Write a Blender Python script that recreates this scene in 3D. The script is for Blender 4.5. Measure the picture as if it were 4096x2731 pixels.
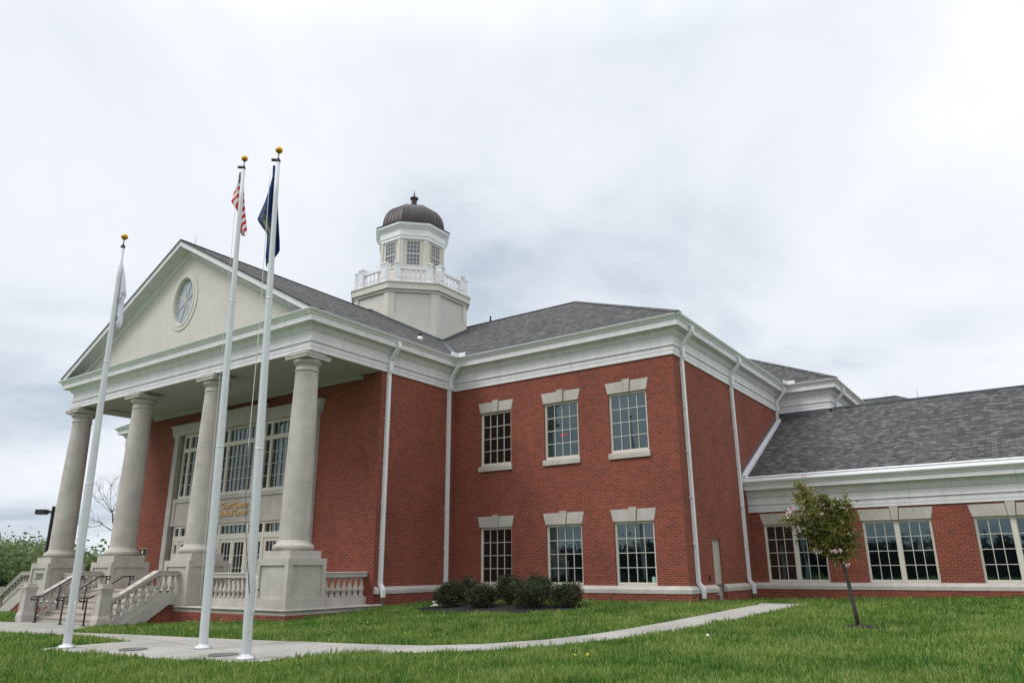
import bpy, bmesh, math, random
import numpy as np
from mathutils import Vector, Matrix
random.seed(7); rng=np.random.default_rng(7)
for o in list(bpy.data.objects): bpy.data.objects.remove(o)
S=bpy.context.scene; COL=S.collection
R=math.radians
# ------------------------------------------------------------------ camera
CAM=Vector((8.819,-21.738,1.5)); yaw,pit,rol=R(-34.806),R(17.118),R(-0.399)
fw=Vector((math.sin(yaw)*math.cos(pit),math.cos(yaw)*math.cos(pit),math.sin(pit)))
rt=Vector((math.cos(yaw),-math.sin(yaw),0)); up=rt.cross(fw)
rt2=rt*math.cos(rol)+up*math.sin(rol); up2=up*math.cos(rol)-rt*math.sin(rol)
cd=bpy.data.cameras.new('camera'); cam=bpy.data.objects.new('camera',cd); COL.objects.link(cam)
m=Matrix((rt2,up2,-fw)).transposed().to_4x4(); m.translation=CAM; cam.matrix_world=m
cd.sensor_width=36; cd.lens=36*2948.711/4096; cd.clip_end=3000; cd.clip_start=.1
S.camera=cam
# ------------------------------------------------------------------ world, sun, exposure
SUN_EL,SUN_AZ=R(48),R(215)     # azimuth clockwise from +Y
w=bpy.data.worlds.new('World'); S.world=w; w.use_nodes=True
nt=w.node_tree; N=nt.nodes; Lk=nt.links; N.clear()
def nd(N,t,**k):
    n=N.new(t)
    for a,b in k.items():
        if a=='inp':
            for q,v in b.items(): n.inputs[q].default_value=v
        else: setattr(n,a,b)
    return n
def ramp(N,stops,interp='LINEAR'):
    n=N.new('ShaderNodeValToRGB'); n.color_ramp.interpolation=interp
    e=n.color_ramp.elements
    while len(e)>1: e.remove(e[0])
    e[0].position=stops[0][0]; e[0].color=(*stops[0][1],1)
    for p,c in stops[1:]:
        q=e.new(p); q.color=(*c,1)
    return n
sky=nd(N,'ShaderNodeTexSky',sky_type='NISHITA',sun_disc=False,sun_elevation=SUN_EL,sun_rotation=SUN_AZ)
skb=nd(N,'ShaderNodeVectorMath',operation='SCALE'); skb.inputs['Scale'].default_value=1.0
Lk.new(sky.outputs[0],skb.inputs[0])
tc=nd(N,'ShaderNodeTexCoord'); sp=nd(N,'ShaderNodeSeparateXYZ'); Lk.new(tc.outputs['Generated'],sp.inputs[0])
def mth(N,Lk,op,a,b=None,c=None,clamp=False):
    n=N.new('ShaderNodeMath'); n.operation=op; n.use_clamp=clamp
    for i,x in enumerate((a,b,c)):
        if x is None: continue
        if isinstance(x,(int,float)): n.inputs[i].default_value=x
        else: Lk.new(x,n.inputs[i])
    return n.outputs[0]
zc=mth(N,Lk,'MAXIMUM',sp.outputs[2],0.0)
zz=mth(N,Lk,'ADD',zc,0.22)
px=mth(N,Lk,'DIVIDE',sp.outputs[0],zz); py=mth(N,Lk,'DIVIDE',sp.outputs[1],zz)
cb=nd(N,'ShaderNodeCombineXYZ'); Lk.new(px,cb.inputs[0]); Lk.new(py,cb.inputs[1])
n1=nd(N,'ShaderNodeTexNoise',inp={'Scale':1.15,'Detail':8,'Roughness':.55,'Distortion':.35}); Lk.new(cb.outputs[0],n1.inputs['Vector'])
n2=nd(N,'ShaderNodeTexNoise',inp={'Scale':.33,'Detail':3,'Roughness':.45}); Lk.new(cb.outputs[0],n2.inputs['Vector'])
f1=mth(N,Lk,'MULTIPLY_ADD',n1.outputs[0],.66,-.08); f2=mth(N,Lk,'MULTIPLY',n2.outputs[0],.5)
ff=mth(N,Lk,'ADD',f1,f2)
# the cloud deck thins to the east and thickens to the west (real direction in the sky)
wx=mth(N,Lk,'MULTIPLY',sp.outputs[0],.16); wz=mth(N,Lk,'MULTIPLY',zc,.16)
ff=mth(N,Lk,'ADD',ff,wx); ff=mth(N,Lk,'ADD',ff,wz)
cr=ramp(N,[(.33,(5.2,6.1,7.0)),(.41,(7.3,8.0,8.8)),(.47,(8.8,9.2,9.8)),(.54,(9.5,9.8,10.4)),(.61,(10.6,10.7,11.1))]); Lk.new(ff,cr.inputs[0])
mx=nd(N,'ShaderNodeMix',data_type='RGBA'); mx.inputs[0].default_value=.94
Lk.new(skb.outputs[0],mx.inputs[6]); Lk.new(cr.outputs[0],mx.inputs[7])
bg=nd(N,'ShaderNodeBackground',inp={'Strength':.1}); # an overcast sky is brightest overhead
zen=mth(N,Lk,'MULTIPLY',mth(N,Lk,'SUBTRACT',zc,.62,clamp=True),3.2); zen=mth(N,Lk,'ADD',zen,1.0)
zs_=nd(N,'ShaderNodeVectorMath',operation='SCALE'); Lk.new(mx.outputs[2],zs_.inputs[0]); Lk.new(zen,zs_.inputs['Scale'])
Lk.new(zs_.outputs[0],bg.inputs[0])
wo=nd(N,'ShaderNodeOutputWorld'); Lk.new(bg.outputs[0],wo.inputs[0])
sl=bpy.data.lights.new('sun','SUN'); sl.energy=1.7; sl.angle=R(25); sl.color=(1,.965,.92)
so=bpy.data.objects.new('sun',sl); COL.objects.link(so)
sd=Vector((math.sin(SUN_AZ)*math.cos(SUN_EL),math.cos(SUN_AZ)*math.cos(SUN_EL),math.sin(SUN_EL)))
so.rotation_euler=sd.to_track_quat('Z','Y').to_euler()
S.view_settings.view_transform='Standard'; S.view_settings.look='None'; S.view_settings.exposure=0.0; S.view_settings.gamma=1
S.render.resolution_x=1024; S.render.resolution_y=682
# ------------------------------------------------------------------ materials
M={}
def mat(name,color=(.5,.5,.5),rough=.7,metal=0,spec=.5,noise=None,bump=None,build=None,ior=1.5,coat=0):
    """noise=(scale, amount, detail) multiplies colour; bump=(scale,strength,distance)"""
    m=bpy.data.materials.new(name); m.use_nodes=True; t=m.node_tree; N=t.nodes; L=t.links
    b=N['Principled BSDF']; b.inputs['Base Color'].default_value=(*color,1); b.inputs['Roughness'].default_value=rough
    b.inputs['Metallic'].default_value=metal; b.inputs['Specular IOR Level'].default_value=spec; b.inputs['IOR'].default_value=ior
    tc=nd(N,'ShaderNodeTexCoord')
    if noise:
        n=nd(N,'ShaderNodeTexNoise',inp={'Scale':noise[0],'Detail':noise[2] if len(noise)>2 else 6,'Roughness':.6}); L.new(tc.outputs['Object'],n.inputs['Vector'])
        a=noise[1]; r=ramp(N,[(.28,(1-a,)*3),(.72,(1+a*.6,)*3)]); L.new(n.outputs[0],r.inputs[0])
        x=nd(N,'ShaderNodeMix',data_type='RGBA',blend_type='MULTIPLY'); x.inputs[0].default_value=1; x.inputs[6].default_value=(*color,1)
        L.new(r.outputs[0],x.inputs[7]); L.new(x.outputs[2],b.inputs['Base Color'])
    if bump:
        n=nd(N,'ShaderNodeTexNoise',inp={'Scale':bump[0],'Detail':5}); L.new(tc.outputs['Object'],n.inputs['Vector'])
        q=nd(N,'ShaderNodeBump',inp={'Strength':bump[1],'Distance':bump[2]}); L.new(n.outputs[0],q.inputs['Height']); L.new(q.outputs[0],b.inputs['Normal'])
    if build: build(m,N,L,b,tc)
    M[name]=m; return m
def b_brick(m,N,L,b,tc):
    br=nd(N,'ShaderNodeTexBrick',inp={'Color1':(.245,.058,.036,1),'Color2':(.150,.038,.027,1),'Mortar':(.34,.19,.145,1),'Scale':1,'Mortar Size':.006,'Mortar Smooth':.3,'Bias':-.1,'Brick Width':.2032,'Row Height':.0677})
    L.new(tc.outputs['UV'],br.inputs['Vector'])
    n=nd(N,'ShaderNodeTexNoise',inp={'Scale':.38,'Detail':9,'Roughness':.68}); L.new(tc.outputs['Object'],n.inputs['Vector'])
    r=ramp(N,[(.25,(.70,.72,.76)),(.5,(.97,.97,.97)),(.72,(1.15,1.12,1.06))]); L.new(n.outputs[0],r.inputs[0])
    x=nd(N,'ShaderNodeMix',data_type='RGBA',blend_type='MULTIPLY'); x.inputs[0].default_value=1
    L.new(br.outputs[0],x.inputs[6]); L.new(r.outputs[0],x.inputs[7]); L.new(x.outputs[2],b.inputs['Base Color'])
    q=nd(N,'ShaderNodeBump',inp={'Strength':.5,'Distance':.006},invert=True); L.new(br.outputs[1],q.inputs['Height']); L.new(q.outputs[0],b.inputs['Normal'])
mat('brick',rough=.9,spec=.25,build=b_brick)
def b_shingle(m,N,L,b,tc):
    def bk(w,off,squash=1):
        mp=nd(N,'ShaderNodeMapping'); mp.inputs['Location'].default_value=(off,0,0); L.new(tc.outputs['UV'],mp.inputs[0])
        br=nd(N,'ShaderNodeTexBrick',offset=.37,inp={'Color1':(0,0,0,1),'Color2':(1,1,1,1),'Mortar':(.5,.5,.5,1),'Scale':1,'Mortar Size':.010,'Mortar Smooth':.4,'Brick Width':w,'Row Height':.127})
        L.new(mp.outputs[0],br.inputs['Vector']); return br
    a=bk(.20,0); c=bk(.29,3.7)
    s=nd(N,'ShaderNodeMix',data_type='RGBA'); s.inputs[0].default_value=.25; L.new(a.outputs[0],s.inputs[6]); L.new(c.outputs[0],s.inputs[7])
    n=nd(N,'ShaderNodeTexNoise',inp={'Scale':.7,'Detail':5,'Roughness':.7}); L.new(tc.outputs['Object'],n.inputs['Vector'])
    s2=mth(N,L,'MULTIPLY',s.outputs[2],.93); s3=mth(N,L,'MULTIPLY',n.outputs[0],.07); s4=mth(N,L,'ADD',s2,s3)
    r=ramp(N,[(.12,(.045,.047,.050)),(.34,(.062,.063,.066)),(.5,(.084,.080,.077)),(.66,(.092,.098,.094)),(.9,(.150,.163,.157))]); L.new(s4,r.inputs[0])
    x=nd(N,'ShaderNodeMix',data_type='RGBA',blend_type='MULTIPLY'); L.new(a.outputs[1],x.inputs[0]); L.new(r.outputs[0],x.inputs[6]); x.inputs[7].default_value=(.45,.45,.47,1)  # dark tab joints; the row lines are course shadows painted into the colour
    n3=nd(N,'ShaderNodeTexNoise',inp={'Scale':60,'Detail':3}); L.new(tc.outputs['Object'],n3.inputs['Vector'])
    r3=ramp(N,[(.3,(.75,.75,.75)),(.7,(1.25,1.25,1.25))]); L.new(n3.outputs[0],r3.inputs[0])
    y=nd(N,'ShaderNodeMix',data_type='RGBA',blend_type='MULTIPLY'); y.inputs[0].default_value=1; L.new(x.outputs[2],y.inputs[6]); L.new(r3.outputs[0],y.inputs[7])
    L.new(y.outputs[2],b.inputs['Base Color'])
    q=nd(N,'ShaderNodeBump',inp={'Strength':.6,'Distance':.012}); L.new(s.outputs[2],q.inputs['Height']); L.new(q.outputs[0],b.inputs['Normal'])
mat('shingle',rough=.95,spec=.2,build=b_shingle)
def b_panel(m,N,L,b,tc):   # painted metal panels with a butt joint every three metres and faint weather streaks
    br=nd(N,'ShaderNodeTexBrick',offset=0,inp={'Color1':(.75,.735,.765,1),'Color2':(.735,.722,.752,1),'Mortar':(.34,.36,.36,1),'Scale':1,'Mortar Size':.005,'Mortar Smooth':.1,'Brick Width':3.05,'Row Height':50})
    mp=nd(N,'ShaderNodeMapping'); mp.inputs['Location'].default_value=(.7,25,0); L.new(tc.outputs['UV'],mp.inputs[0]); L.new(mp.outputs[0],br.inputs['Vector'])
    mp2=nd(N,'ShaderNodeMapping'); mp2.inputs['Scale'].default_value=(3,3,.25); L.new(tc.outputs['Object'],mp2.inputs[0])
    n=nd(N,'ShaderNodeTexNoise',inp={'Scale':1.,'Detail':6,'Roughness':.7}); L.new(mp2.outputs[0],n.inputs['Vector'])
    r=ramp(N,[(.3,(.86,.865,.85)),(.6,(1,1,1))]); L.new(n.outputs[0],r.inputs[0])
    x=nd(N,'ShaderNodeMix',data_type='RGBA',blend_type='MULTIPLY'); x.inputs[0].default_value=1
    L.new(br.outputs[0],x.inputs[6]); L.new(r.outputs[0],x.inputs[7]); L.new(x.outputs[2],b.inputs['Base Color'])
mat('white_panel',rough=.5,spec=.4,build=b_panel)
mat('white_trim',(.78,.79,.82),rough=.35,spec=.5,noise=(1.5,.05))
mat('frame_paint',(.62,.59,.52),rough=.5,noise=(2,.05))
mat('stucco',(.61,.58,.55),rough=.95,spec=.2,noise=(1.2,.07,9),bump=(120,.15,.004))
mat('stucco_light',(.63,.61,.56),rough=.95,spec=.2,noise=(1.2,.07,9),bump=(120,.15,.004))
def b_stone(m,N,L,b,tc):
    n=nd(N,'ShaderNodeTexNoise',inp={'Scale':1.6,'Detail':9,'Roughness':.62}); L.new(tc.outputs['Object'],n.inputs['Vector'])
    r=ramp(N,[(.26,(.385,.36,.33)),(.46,(.45,.425,.392)),(.62,(.50,.475,.445)),(.8,(.545,.525,.495))]); L.new(n.outputs[0],r.inputs[0])
    mp=nd(N,'ShaderNodeMapping'); mp.inputs['Scale'].default_value=(5,5,.5); L.new(tc.outputs['Object'],mp.inputs[0])
    n2=nd(N,'ShaderNodeTexNoise',inp={'Scale':1.3,'Detail':5,'Roughness':.7}); L.new(mp.outputs[0],n2.inputs['Vector'])
    r2=ramp(N,[(.3,(.90,.89,.87)),(.55,(1,1,1)),(.8,(1.03,1.03,1.03))]); L.new(n2.outputs[0],r2.inputs[0])
    x=nd(N,'ShaderNodeMix',data_type='RGBA',blend_type='MULTIPLY'); x.inputs[0].default_value=1
    L.new(r.outputs[0],x.inputs[6]); L.new(r2.outputs[0],x.inputs[7]); L.new(x.outputs[2],b.inputs['Base Color'])
    n3=nd(N,'ShaderNodeTexNoise',inp={'Scale':90,'Detail':3}); L.new(tc.outputs['Object'],n3.inputs['Vector'])
    q=nd(N,'ShaderNodeBump',inp={'Strength':.12,'Distance':.004}); L.new(n3.outputs[0],q.inputs['Height']); L.new(q.outputs[0],b.inputs['Normal'])
mat('stone',rough=.9,spec=.25,build=b_stone)
mat('sticker',(.30,.48,.38),rough=.6)
mat('joint_mortar',(.50,.48,.44),rough=.95)
mat('tread',(.40,.33,.27),rough=.9,noise=(3,.15))
def b_conc(m,N,L,b,tc):
    n=nd(N,'ShaderNodeTexNoise',inp={'Scale':.6,'Detail':10,'Roughness':.65}); L.new(tc.outputs['Object'],n.inputs['Vector'])
    r=ramp(N,[(.3,(.24,.23,.205)),(.5,(.32,.31,.28)),(.7,(.37,.36,.33))]); L.new(n.outputs[0],r.inputs[0])
    mp=nd(N,'ShaderNodeMapping'); mp.inputs['Rotation'].default_value=(0,0,R(8)); L.new(tc.outputs['Object'],mp.inputs[0])
    br=nd(N,'ShaderNodeTexBrick',offset=0,inp={'Color1':(1,1,1,1),'Color2':(.96,.96,.96,1),'Mortar':(.48,.47,.45,1),'Scale':1,'Mortar Size':.014,'Brick Width':1.6,'Row Height':1.6}); L.new(mp.outputs[0],br.inputs['Vector'])
    x=nd(N,'ShaderNodeMix',data_type='RGBA',blend_type='MULTIPLY'); x.inputs[0].default_value=1
    L.new(r.outputs[0],x.inputs[6]); L.new(br.outputs[0],x.inputs[7]); L.new(x.outputs[2],b.inputs['Base Color'])
mat('concrete',rough=.9,build=b_conc)
def b_glass(m,N,L,b,tc):
    b.inputs['Specular Tint'].default_value=(.72,.95,1,1)
    n=nd(N,'ShaderNodeTexNoise',inp={'Scale':1.3,'Detail':2}); L.new(tc.outputs['Object'],n.inputs['Vector'])
    q=nd(N,'ShaderNodeBump',inp={'Strength':.09,'Distance':.02}); L.new(n.outputs[0],q.inputs['Height']); L.new(q.outputs[0],b.inputs['Normal'])
mat('glass',(.004,.006,.007),rough=.02,ior=2.1,spec=.5,build=b_glass)
mat('glass_blue',(.07,.09,.12),rough=.03,ior=1.8,spec=.5)  # cupola panes: bluish sky reflection put into the base colour
mat('glass_pale',(.38,.42,.50),rough=.03,ior=1.6,spec=.5)  # oval pane: bright sky reflection painted in as a pale base colour
mat('aluminium',(.60,.63,.65),rough=.38,metal=.45,noise=(3,.06))
mat('pole_paint',(.56,.59,.61),rough=.48,metal=.1,noise=(4,.06))
mat('gold_ball',(.60,.30,.03),rough=.3,metal=.6,noise=(8,.15))
mat('gold_letter',(.80,.55,.30),rough=.45,metal=.2)
mat('engraved',(.10,.095,.085),rough=.9)
mat('bronze',(.050,.041,.038),rough=.42,metal=.35,noise=(4,.35))
mat('black_steel',(.012,.013,.014),rough=.4)
mat('dark_bronze',(.018,.02,.02),rough=.5)
mat('flashing',(.085,.105,.125),rough=.5,metal=.3,noise=(3,.1))
mat('dark_edge',(.03,.032,.035),rough=.8)
mat('dark_iron',(.16,.085,.07),rough=.8,noise=(9,.3))
mat('door_paint',(.47,.46,.40),rough=.6,noise=(2,.06))
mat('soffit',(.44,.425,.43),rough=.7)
mat('mulch',(.022,.019,.019),rough=1,noise=(30,.8),bump=(40,1,.05))
mat('dark_plate',(.12,.12,.125),rough=.7,noise=(20,.2))
mat('grey_box',(.33,.34,.35),rough=.5,metal=.3)
mat('pvc',(.7,.7,.68),rough=.5)
mat('rope',(.62,.62,.60),rough=.9)
mat('dark_rope',(.1,.1,.1),rough=.9)
mat('black_plaque',(.012,.012,.014),rough=.35)
mat('bark',(.075,.06,.05),rough=.95,noise=(14,.4),bump=(30,.6,.02))
mat('bark_pale',(.24,.21,.20),rough=1)
mat('bark_far',(.13,.115,.10),rough=1,noise=(4,.3))
def leafmat(name,c0,c1,c2,sc=1.5,trans=.25,rough=.55):
    def f(m,N,L,b,tc):
        n=nd(N,'ShaderNodeTexNoise',inp={'Scale':sc,'Detail':5,'Roughness':.7}); L.new(tc.outputs['Object'],n.inputs['Vector'])
        g=nd(N,'ShaderNodeNewGeometry')
        a=mth(N,L,'MULTIPLY_ADD',n.outputs[0],1.0,-.15); c=mth(N,L,'MULTIPLY',g.outputs['Random Per Island'],.42); s=mth(N,L,'ADD',a,c)
        r=ramp(N,[(.28,c0),(.5,c1),(.76,c2)]); L.new(s,r.inputs[0]); L.new(r.outputs[0],b.inputs['Base Color'])
        tr=nd(N,'ShaderNodeBsdfTranslucent'); L.new(r.outputs[0],tr.inputs[0])
        ms=nd(N,'ShaderNodeMixShader'); ms.inputs[0].default_value=trans; L.new(b.outputs[0],ms.inputs[1]); L.new(tr.outputs[0],ms.inputs[2])
        L.new(ms.outputs[0],N['Material Output'].inputs[0])
    mat(name,rough=rough,spec=.3,build=f)
leafmat('cherry_leaf',(.085,.125,.02),(.15,.19,.04),(.27,.19,.07),sc=1.2,trans=.35)
leafmat('shrub_leaf',(.014,.034,.012),(.036,.070,.024),(.085,.05,.038),sc=2.5,trans=.15)
leafmat('far_leaf',(.06,.10,.035),(.12,.18,.06),(.20,.27,.11),sc=.35,trans=.4)
leafmat('far_leaf_brown',(.14,.14,.08),(.21,.21,.12),(.30,.29,.19),sc=.35,trans=.4)
leafmat('grass_blade',(.045,.125,.020),(.105,.22,.035),(.32,.38,.11),sc=.7,trans=.35,rough=.5)
leafmat('blossom',(.60,.36,.40),(.72,.50,.55),(.80,.66,.68))
mat('wood_far',(.02,.025,.018),rough=1,noise=(.5,.5))
mat('dandelion',(.75,.55,.02),rough=.8)
mat('seed_head',(.75,.75,.72),rough=.9)
def b_lawn(m,N,L,b,tc):
    n=nd(N,'ShaderNodeTexNoise',inp={'Scale':.35,'Detail':9,'Roughness':.7}); L.new(tc.outputs['Object'],n.inputs['Vector'])
    n2=nd(N,'ShaderNodeTexNoise',inp={'Scale':22,'Detail':4,'Roughness':.7}); L.new(tc.outputs['Object'],n2.inputs['Vector'])
    a=mth(N,L,'MULTIPLY',n.outputs[0],.55); c=mth(N,L,'MULTIPLY',n2.outputs[0],.45); s=mth(N,L,'ADD',a,c)
    r=ramp(N,[(.32,(.030,.075,.015)),(.5,(.06,.13,.025)),(.66,(.13,.19,.05))]); L.new(s,r.inputs[0]); L.new(r.outputs[0],b.inputs['Base Color'])
    q=nd(N,'ShaderNodeBump',inp={'Strength':.8,'Distance':.04}); L.new(n2.outputs[0],q.inputs['Height']); L.new(q.outputs[0],b.inputs['Normal'])
mat('lawn',rough=.95,spec=.15,build=b_lawn)
# ------------------------------------------------------------------ mesh helpers
class MB:
    def __init__(s): s.v=[]; s.f=[]; s.sm=[]
    def add(s,vs,fs,smooth=False):
        o=len(s.v); s.v+= [tuple(map(float,p)) for p in vs]; s.f+=[tuple(i+o for i in f) for f in fs]; s.sm+=[smooth]*len(fs); return s
    def box(s,x0,x1,y0,y1,z0,z1):
        x0,x1=min(x0,x1),max(x0,x1); y0,y1=min(y0,y1),max(y0,y1); z0,z1=min(z0,z1),max(z0,z1)
        return s.add([(x0,y0,z0),(x1,y0,z0),(x1,y1,z0),(x0,y1,z0),(x0,y0,z1),(x1,y0,z1),(x1,y1,z1),(x0,y1,z1)],[(0,3,2,1),(4,5,6,7),(0,1,5,4),(1,2,6,5),(2,3,7,6),(3,0,4,7)])
    def prism(s,poly,axis,a,b):
        """poly in the two other axes (order x<y<z), extruded along axis from a to b"""
        def P(p,t): return {'x':(t,p[0],p[1]),'y':(p[0],t,p[1]),'z':(p[0],p[1],t)}[axis]
        n=len(poly); vs=[P(p,a) for p in poly]+[P(p,b) for p in poly]
        fs=[tuple(range(n))[::-1],tuple(range(n,2*n))]+[(i,(i+1)%n,n+(i+1)%n,n+i) for i in range(n)]
        return s.add(vs,fs)
    def lathe(s,prof,c=(0,0,0),seg=24,ph=0,smooth=True,cap=True,sx=1,sy=1):
        n=len(prof); vs=[];fs=[]
        for r,z in prof:
            for k in range(seg):
                a=ph+2*math.pi*k/seg; vs.append((c[0]+r*math.cos(a)*sx,c[1]+r*math.sin(a)*sy,c[2]+z))
        for i in range(n-1):
            for k in range(seg):
                k2=(k+1)%seg; fs.append((i*seg+k,i*seg+k2,(i+1)*seg+k2,(i+1)*seg+k))
        s.add(vs,fs,smooth)
        if cap:
            o=len(s.v)-n*seg
            s.f.append(tuple(o+k for k in range(seg))[::-1]); s.f.append(tuple(o+(n-1)*seg+k for k in range(seg))); s.sm+=[False,False]
        return s
    def tube(s,pts,r,seg=8,r2=None,smooth=True,square=False):
        pts=[Vector(p) for p in pts]; n=len(pts); vs=[];fs=[]
        if square: seg=4
        prev=None
        for i,p in enumerate(pts):
            d=(pts[min(i+1,n-1)]-pts[max(i-1,0)]).normalized()
            ref=prev if prev is not None else (Vector((0,0,1)) if abs(d.z)<.9 else Vector((1,0,0)))
            a=(ref-d*ref.dot(d)).normalized(); prev=a
            b_=d.cross(a); rr=r if r2 is None else r+(r2-r)*i/(n-1)
            for k in range(seg):
                t=2*math.pi*(k+(.5 if square else 0))/seg; q=p+(a*math.cos(t)+b_*math.sin(t))*rr*(1.414 if square else 1); vs.append(q)
        for i in range(n-1):
            for k in range(seg):
                k2=(k+1)%seg; fs.append((i*seg+k,i*seg+k2,(i+1)*seg+k2,(i+1)*seg+k))
        fs.append(tuple(range(seg))[::-1]); fs.append(tuple((n-1)*seg+k for k in range(seg)))
        return s.add(vs,fs,smooth and not square)
    def quad(s,*p): return s.add(p,[tuple(range(len(p)))])
    def sweep(s,path,prof,closed=True,ends=True):
        """profile (offset outward, z) along a plan polyline whose outside is on the right of travel; mitred"""
        n=len(path); rows=[]
        for i,p in enumerate(path):
            p=Vector(p); 
            def nrm(a,b): d=(Vector(b)-Vector(a)).normalized(); return Vector((d.y,-d.x))
            if closed or 0<i<n-1:
                n0=nrm(path[i-1],path[i]); n1=nrm(path[i],path[(i+1)%n]); mm=(n0+n1); mm=mm/ (1+n0.dot(n1))
            elif i==0: mm=nrm(path[0],path[1])
            else: mm=nrm(path[-2],path[-1])
            rows.append([(p.x+mm.x*o,p.y+mm.y*o,z) for o,z in prof])
        k=len(prof); vs=[q for r in rows for q in r]; fs=[]
        for i in range(n if closed else n-1):
            j=(i+1)%n
            for a in range(k-1): fs.append((i*k+a,j*k+a,j*k+a+1,i*k+a+1))
        if ends and not closed: fs.append(tuple(range(k))[::-1]); fs.append(tuple((n-1)*k+a for a in range(k)))
        return s.add(vs,fs)
    def wall(s,axis,c,u0,u1,z0,z1,holes=(),depth=.1,out=-1):
        """wall plane axis=c with rectangular holes (u0,u1,z0,z1); reveals go 'depth' inwards; out = sign of outward normal"""
        us=sorted({u0,u1,*[h[0] for h in holes],*[h[1] for h in holes]}); zs=sorted({z0,z1,*[h[2] for h in holes],*[h[3] for h in holes]})
        P=(lambda u,z,d=0:(u,c-out*d,z)) if axis=='y' else (lambda u,z,d=0:(c-out*d,u,z))
        for i in range(len(us)-1):
            for j in range(len(zs)-1):
                a,b,e,f=us[i],us[i+1],zs[j],zs[j+1]; mu,mz=(a+b)/2,(e+f)/2
                if any(h[0]<mu<h[1] and h[2]<mz<h[3] for h in holes): continue
                q=[P(a,e),P(b,e),P(b,f),P(a,f)]
                if (axis=='y')!=(out<0): q=q[::-1]
                s.quad(*q)
        for a,b,e,f in holes:
            s.quad(P(a,e),P(a,f),P(a,f,depth),P(a,e,depth)); s.quad(P(b,e),P(b,e,depth),P(b,f,depth),P(b,f))
            s.quad(P(a,f),P(b,f),P(b,f,depth),P(a,f,depth)); s.quad(P(a,e),P(a,e,depth),P(b,e,depth),P(b,e))
        return s
    def build(s,name,material,parent=None,**tags):
        me=bpy.data.meshes.new(name); me.from_pydata(s.v,[],s.f); me.update()
        me.polygons.foreach_set('use_smooth',s.sm)
        uv=me.uv_layers.new(name='UVMap')
        for p in me.polygons:
            n=p.normal
            h=Vector((1,0,0)) if abs(n.z)>.999 else Vector((-n.y,n.x,0)).normalized()
            if abs(n.z)<.999 and (h.x+h.y)<0: h=-h
            v=n.cross(h); 
            if v.z<0 or (abs(n.z)>.999 and v.y<0): v=-v
            for li in p.loop_indices:
                q=me.vertices[me.loops[li].vertex_index].co; uv.data[li].uv=(q.dot(h),q.dot(v))
        o=bpy.data.objects.new(name,me); COL.objects.link(o)
        if material: me.materials.append(M[material])
        if parent: o.parent=parent
        for k,x in tags.items(): o[k]=x
        return o
def empty(name,loc,label,cat,group=None,rz=0):
    o=bpy.data.objects.new(name,None); COL.objects.link(o); o.location=loc; o.rotation_euler=(0,0,rz); o.empty_display_size=.3
    o['label']=label; o['category']=cat
    if group: o['group']=group
    return o
def copy_tree(o,parent=None,**tags):
    c=o.copy(); COL.objects.link(c); c.parent=parent
    for ch in [x for x in bpy.data.objects if x.parent==o]: copy_tree(ch,c)
    for k,x in tags.items(): c[k]=x
    return c
def fast_mesh(name,co,faces_flat,nper,material,parent=None,smooth=False,**tags):
    me=bpy.data.meshes.new(name); nv=len(co); nf=len(faces_flat)//nper
    me.vertices.add(nv); me.vertices.foreach_set('co',np.asarray(co,np.float32).ravel())
    me.loops.add(nf*nper); me.loops.foreach_set('vertex_index',np.asarray(faces_flat,np.int32).ravel())
    me.polygons.add(nf); me.polygons.foreach_set('loop_start',np.arange(0,nf*nper,nper,dtype=np.int32))
    me.update(calc_edges=True); me.validate()
    me.materials.append(M[material]); o=bpy.data.objects.new(name,me); COL.objects.link(o)
    if parent: o.parent=parent
    for k,x in tags.items(): o[k]=x
    return o
# ------------------------------------------------------------------ terrain
PTS=[(0,-.1,.49),(-9,-.1,.40),(-3.6,-.1,.47),(-8.69,-7.6,.13),(-14.14,-7.6,-.08),(-14.2,-9.8,-.05),(-18.8,-9.8,-.05),(-8.65,-3.9,.35),(-.2,6.2,.40),(8,6.2,.55),(4.6,6.2,.49),(0,2.5,.43),(-7.9,-13.7,0),(-5.3,-12.3,0),(-3,-13,.0),(3,-14,.0),(9,-22,0),(5,-4.5,.30),(-28,-9,-.1),(14,-6,.3),(16,6,.6),(-16,-14,-.05),(-1.5,-6,.24)]
_XY=np.array([p[:2] for p in PTS],float); _Z=np.array([p[2] for p in PTS]); _A=np.array([[1,p[0],p[1]] for p in PTS])
_co=np.linalg.lstsq(_A,_Z,rcond=None)[0]
_W=np.linalg.solve(np.exp(-((_XY[:,None]-_XY[None])**2).sum(-1)/25)+.02*np.eye(len(PTS)),_Z-_A@_co)
def Gv(x,y):
    x=np.asarray(x,float); y=np.asarray(y,float)
    xx=np.clip(x,-45,20); yy=np.clip(y,-25,10); z=np.maximum(-.4,_co[0]+_co[1]*xx+_co[2]*yy)
    for (a,b),w_ in zip(_XY,_W): z=z+w_*np.exp(-((x-a)**2+(y-b)**2)/25)
    return z
def G(x,y): return float(Gv(x,y))
xs=np.unique(np.concatenate([np.linspace(-900,-60,22),np.arange(-60,-30,3),np.arange(-30,18,.5),np.arange(18,60,3),np.linspace(60,900,22)]))
ys=np.unique(np.concatenate([np.linspace(-900,-60,22),np.arange(-60,-24,3),np.arange(-24,8,.5),np.arange(8,60,3),np.linspace(60,900,22)]))
X,Y=np.meshgrid(xs,ys); Zg=Gv(X,Y); nx,ny=len(xs),len(ys)
idx=np.arange(nx*ny).reshape(ny,nx); q=np.stack([idx[:-1,:-1],idx[:-1,1:],idx[1:,1:],idx[1:,:-1]],-1).reshape(-1)
fast_mesh('lawn_ground',np.stack([X,Y,Zg],-1).reshape(-1,3),q,4,'lawn',kind='structure')
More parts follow.
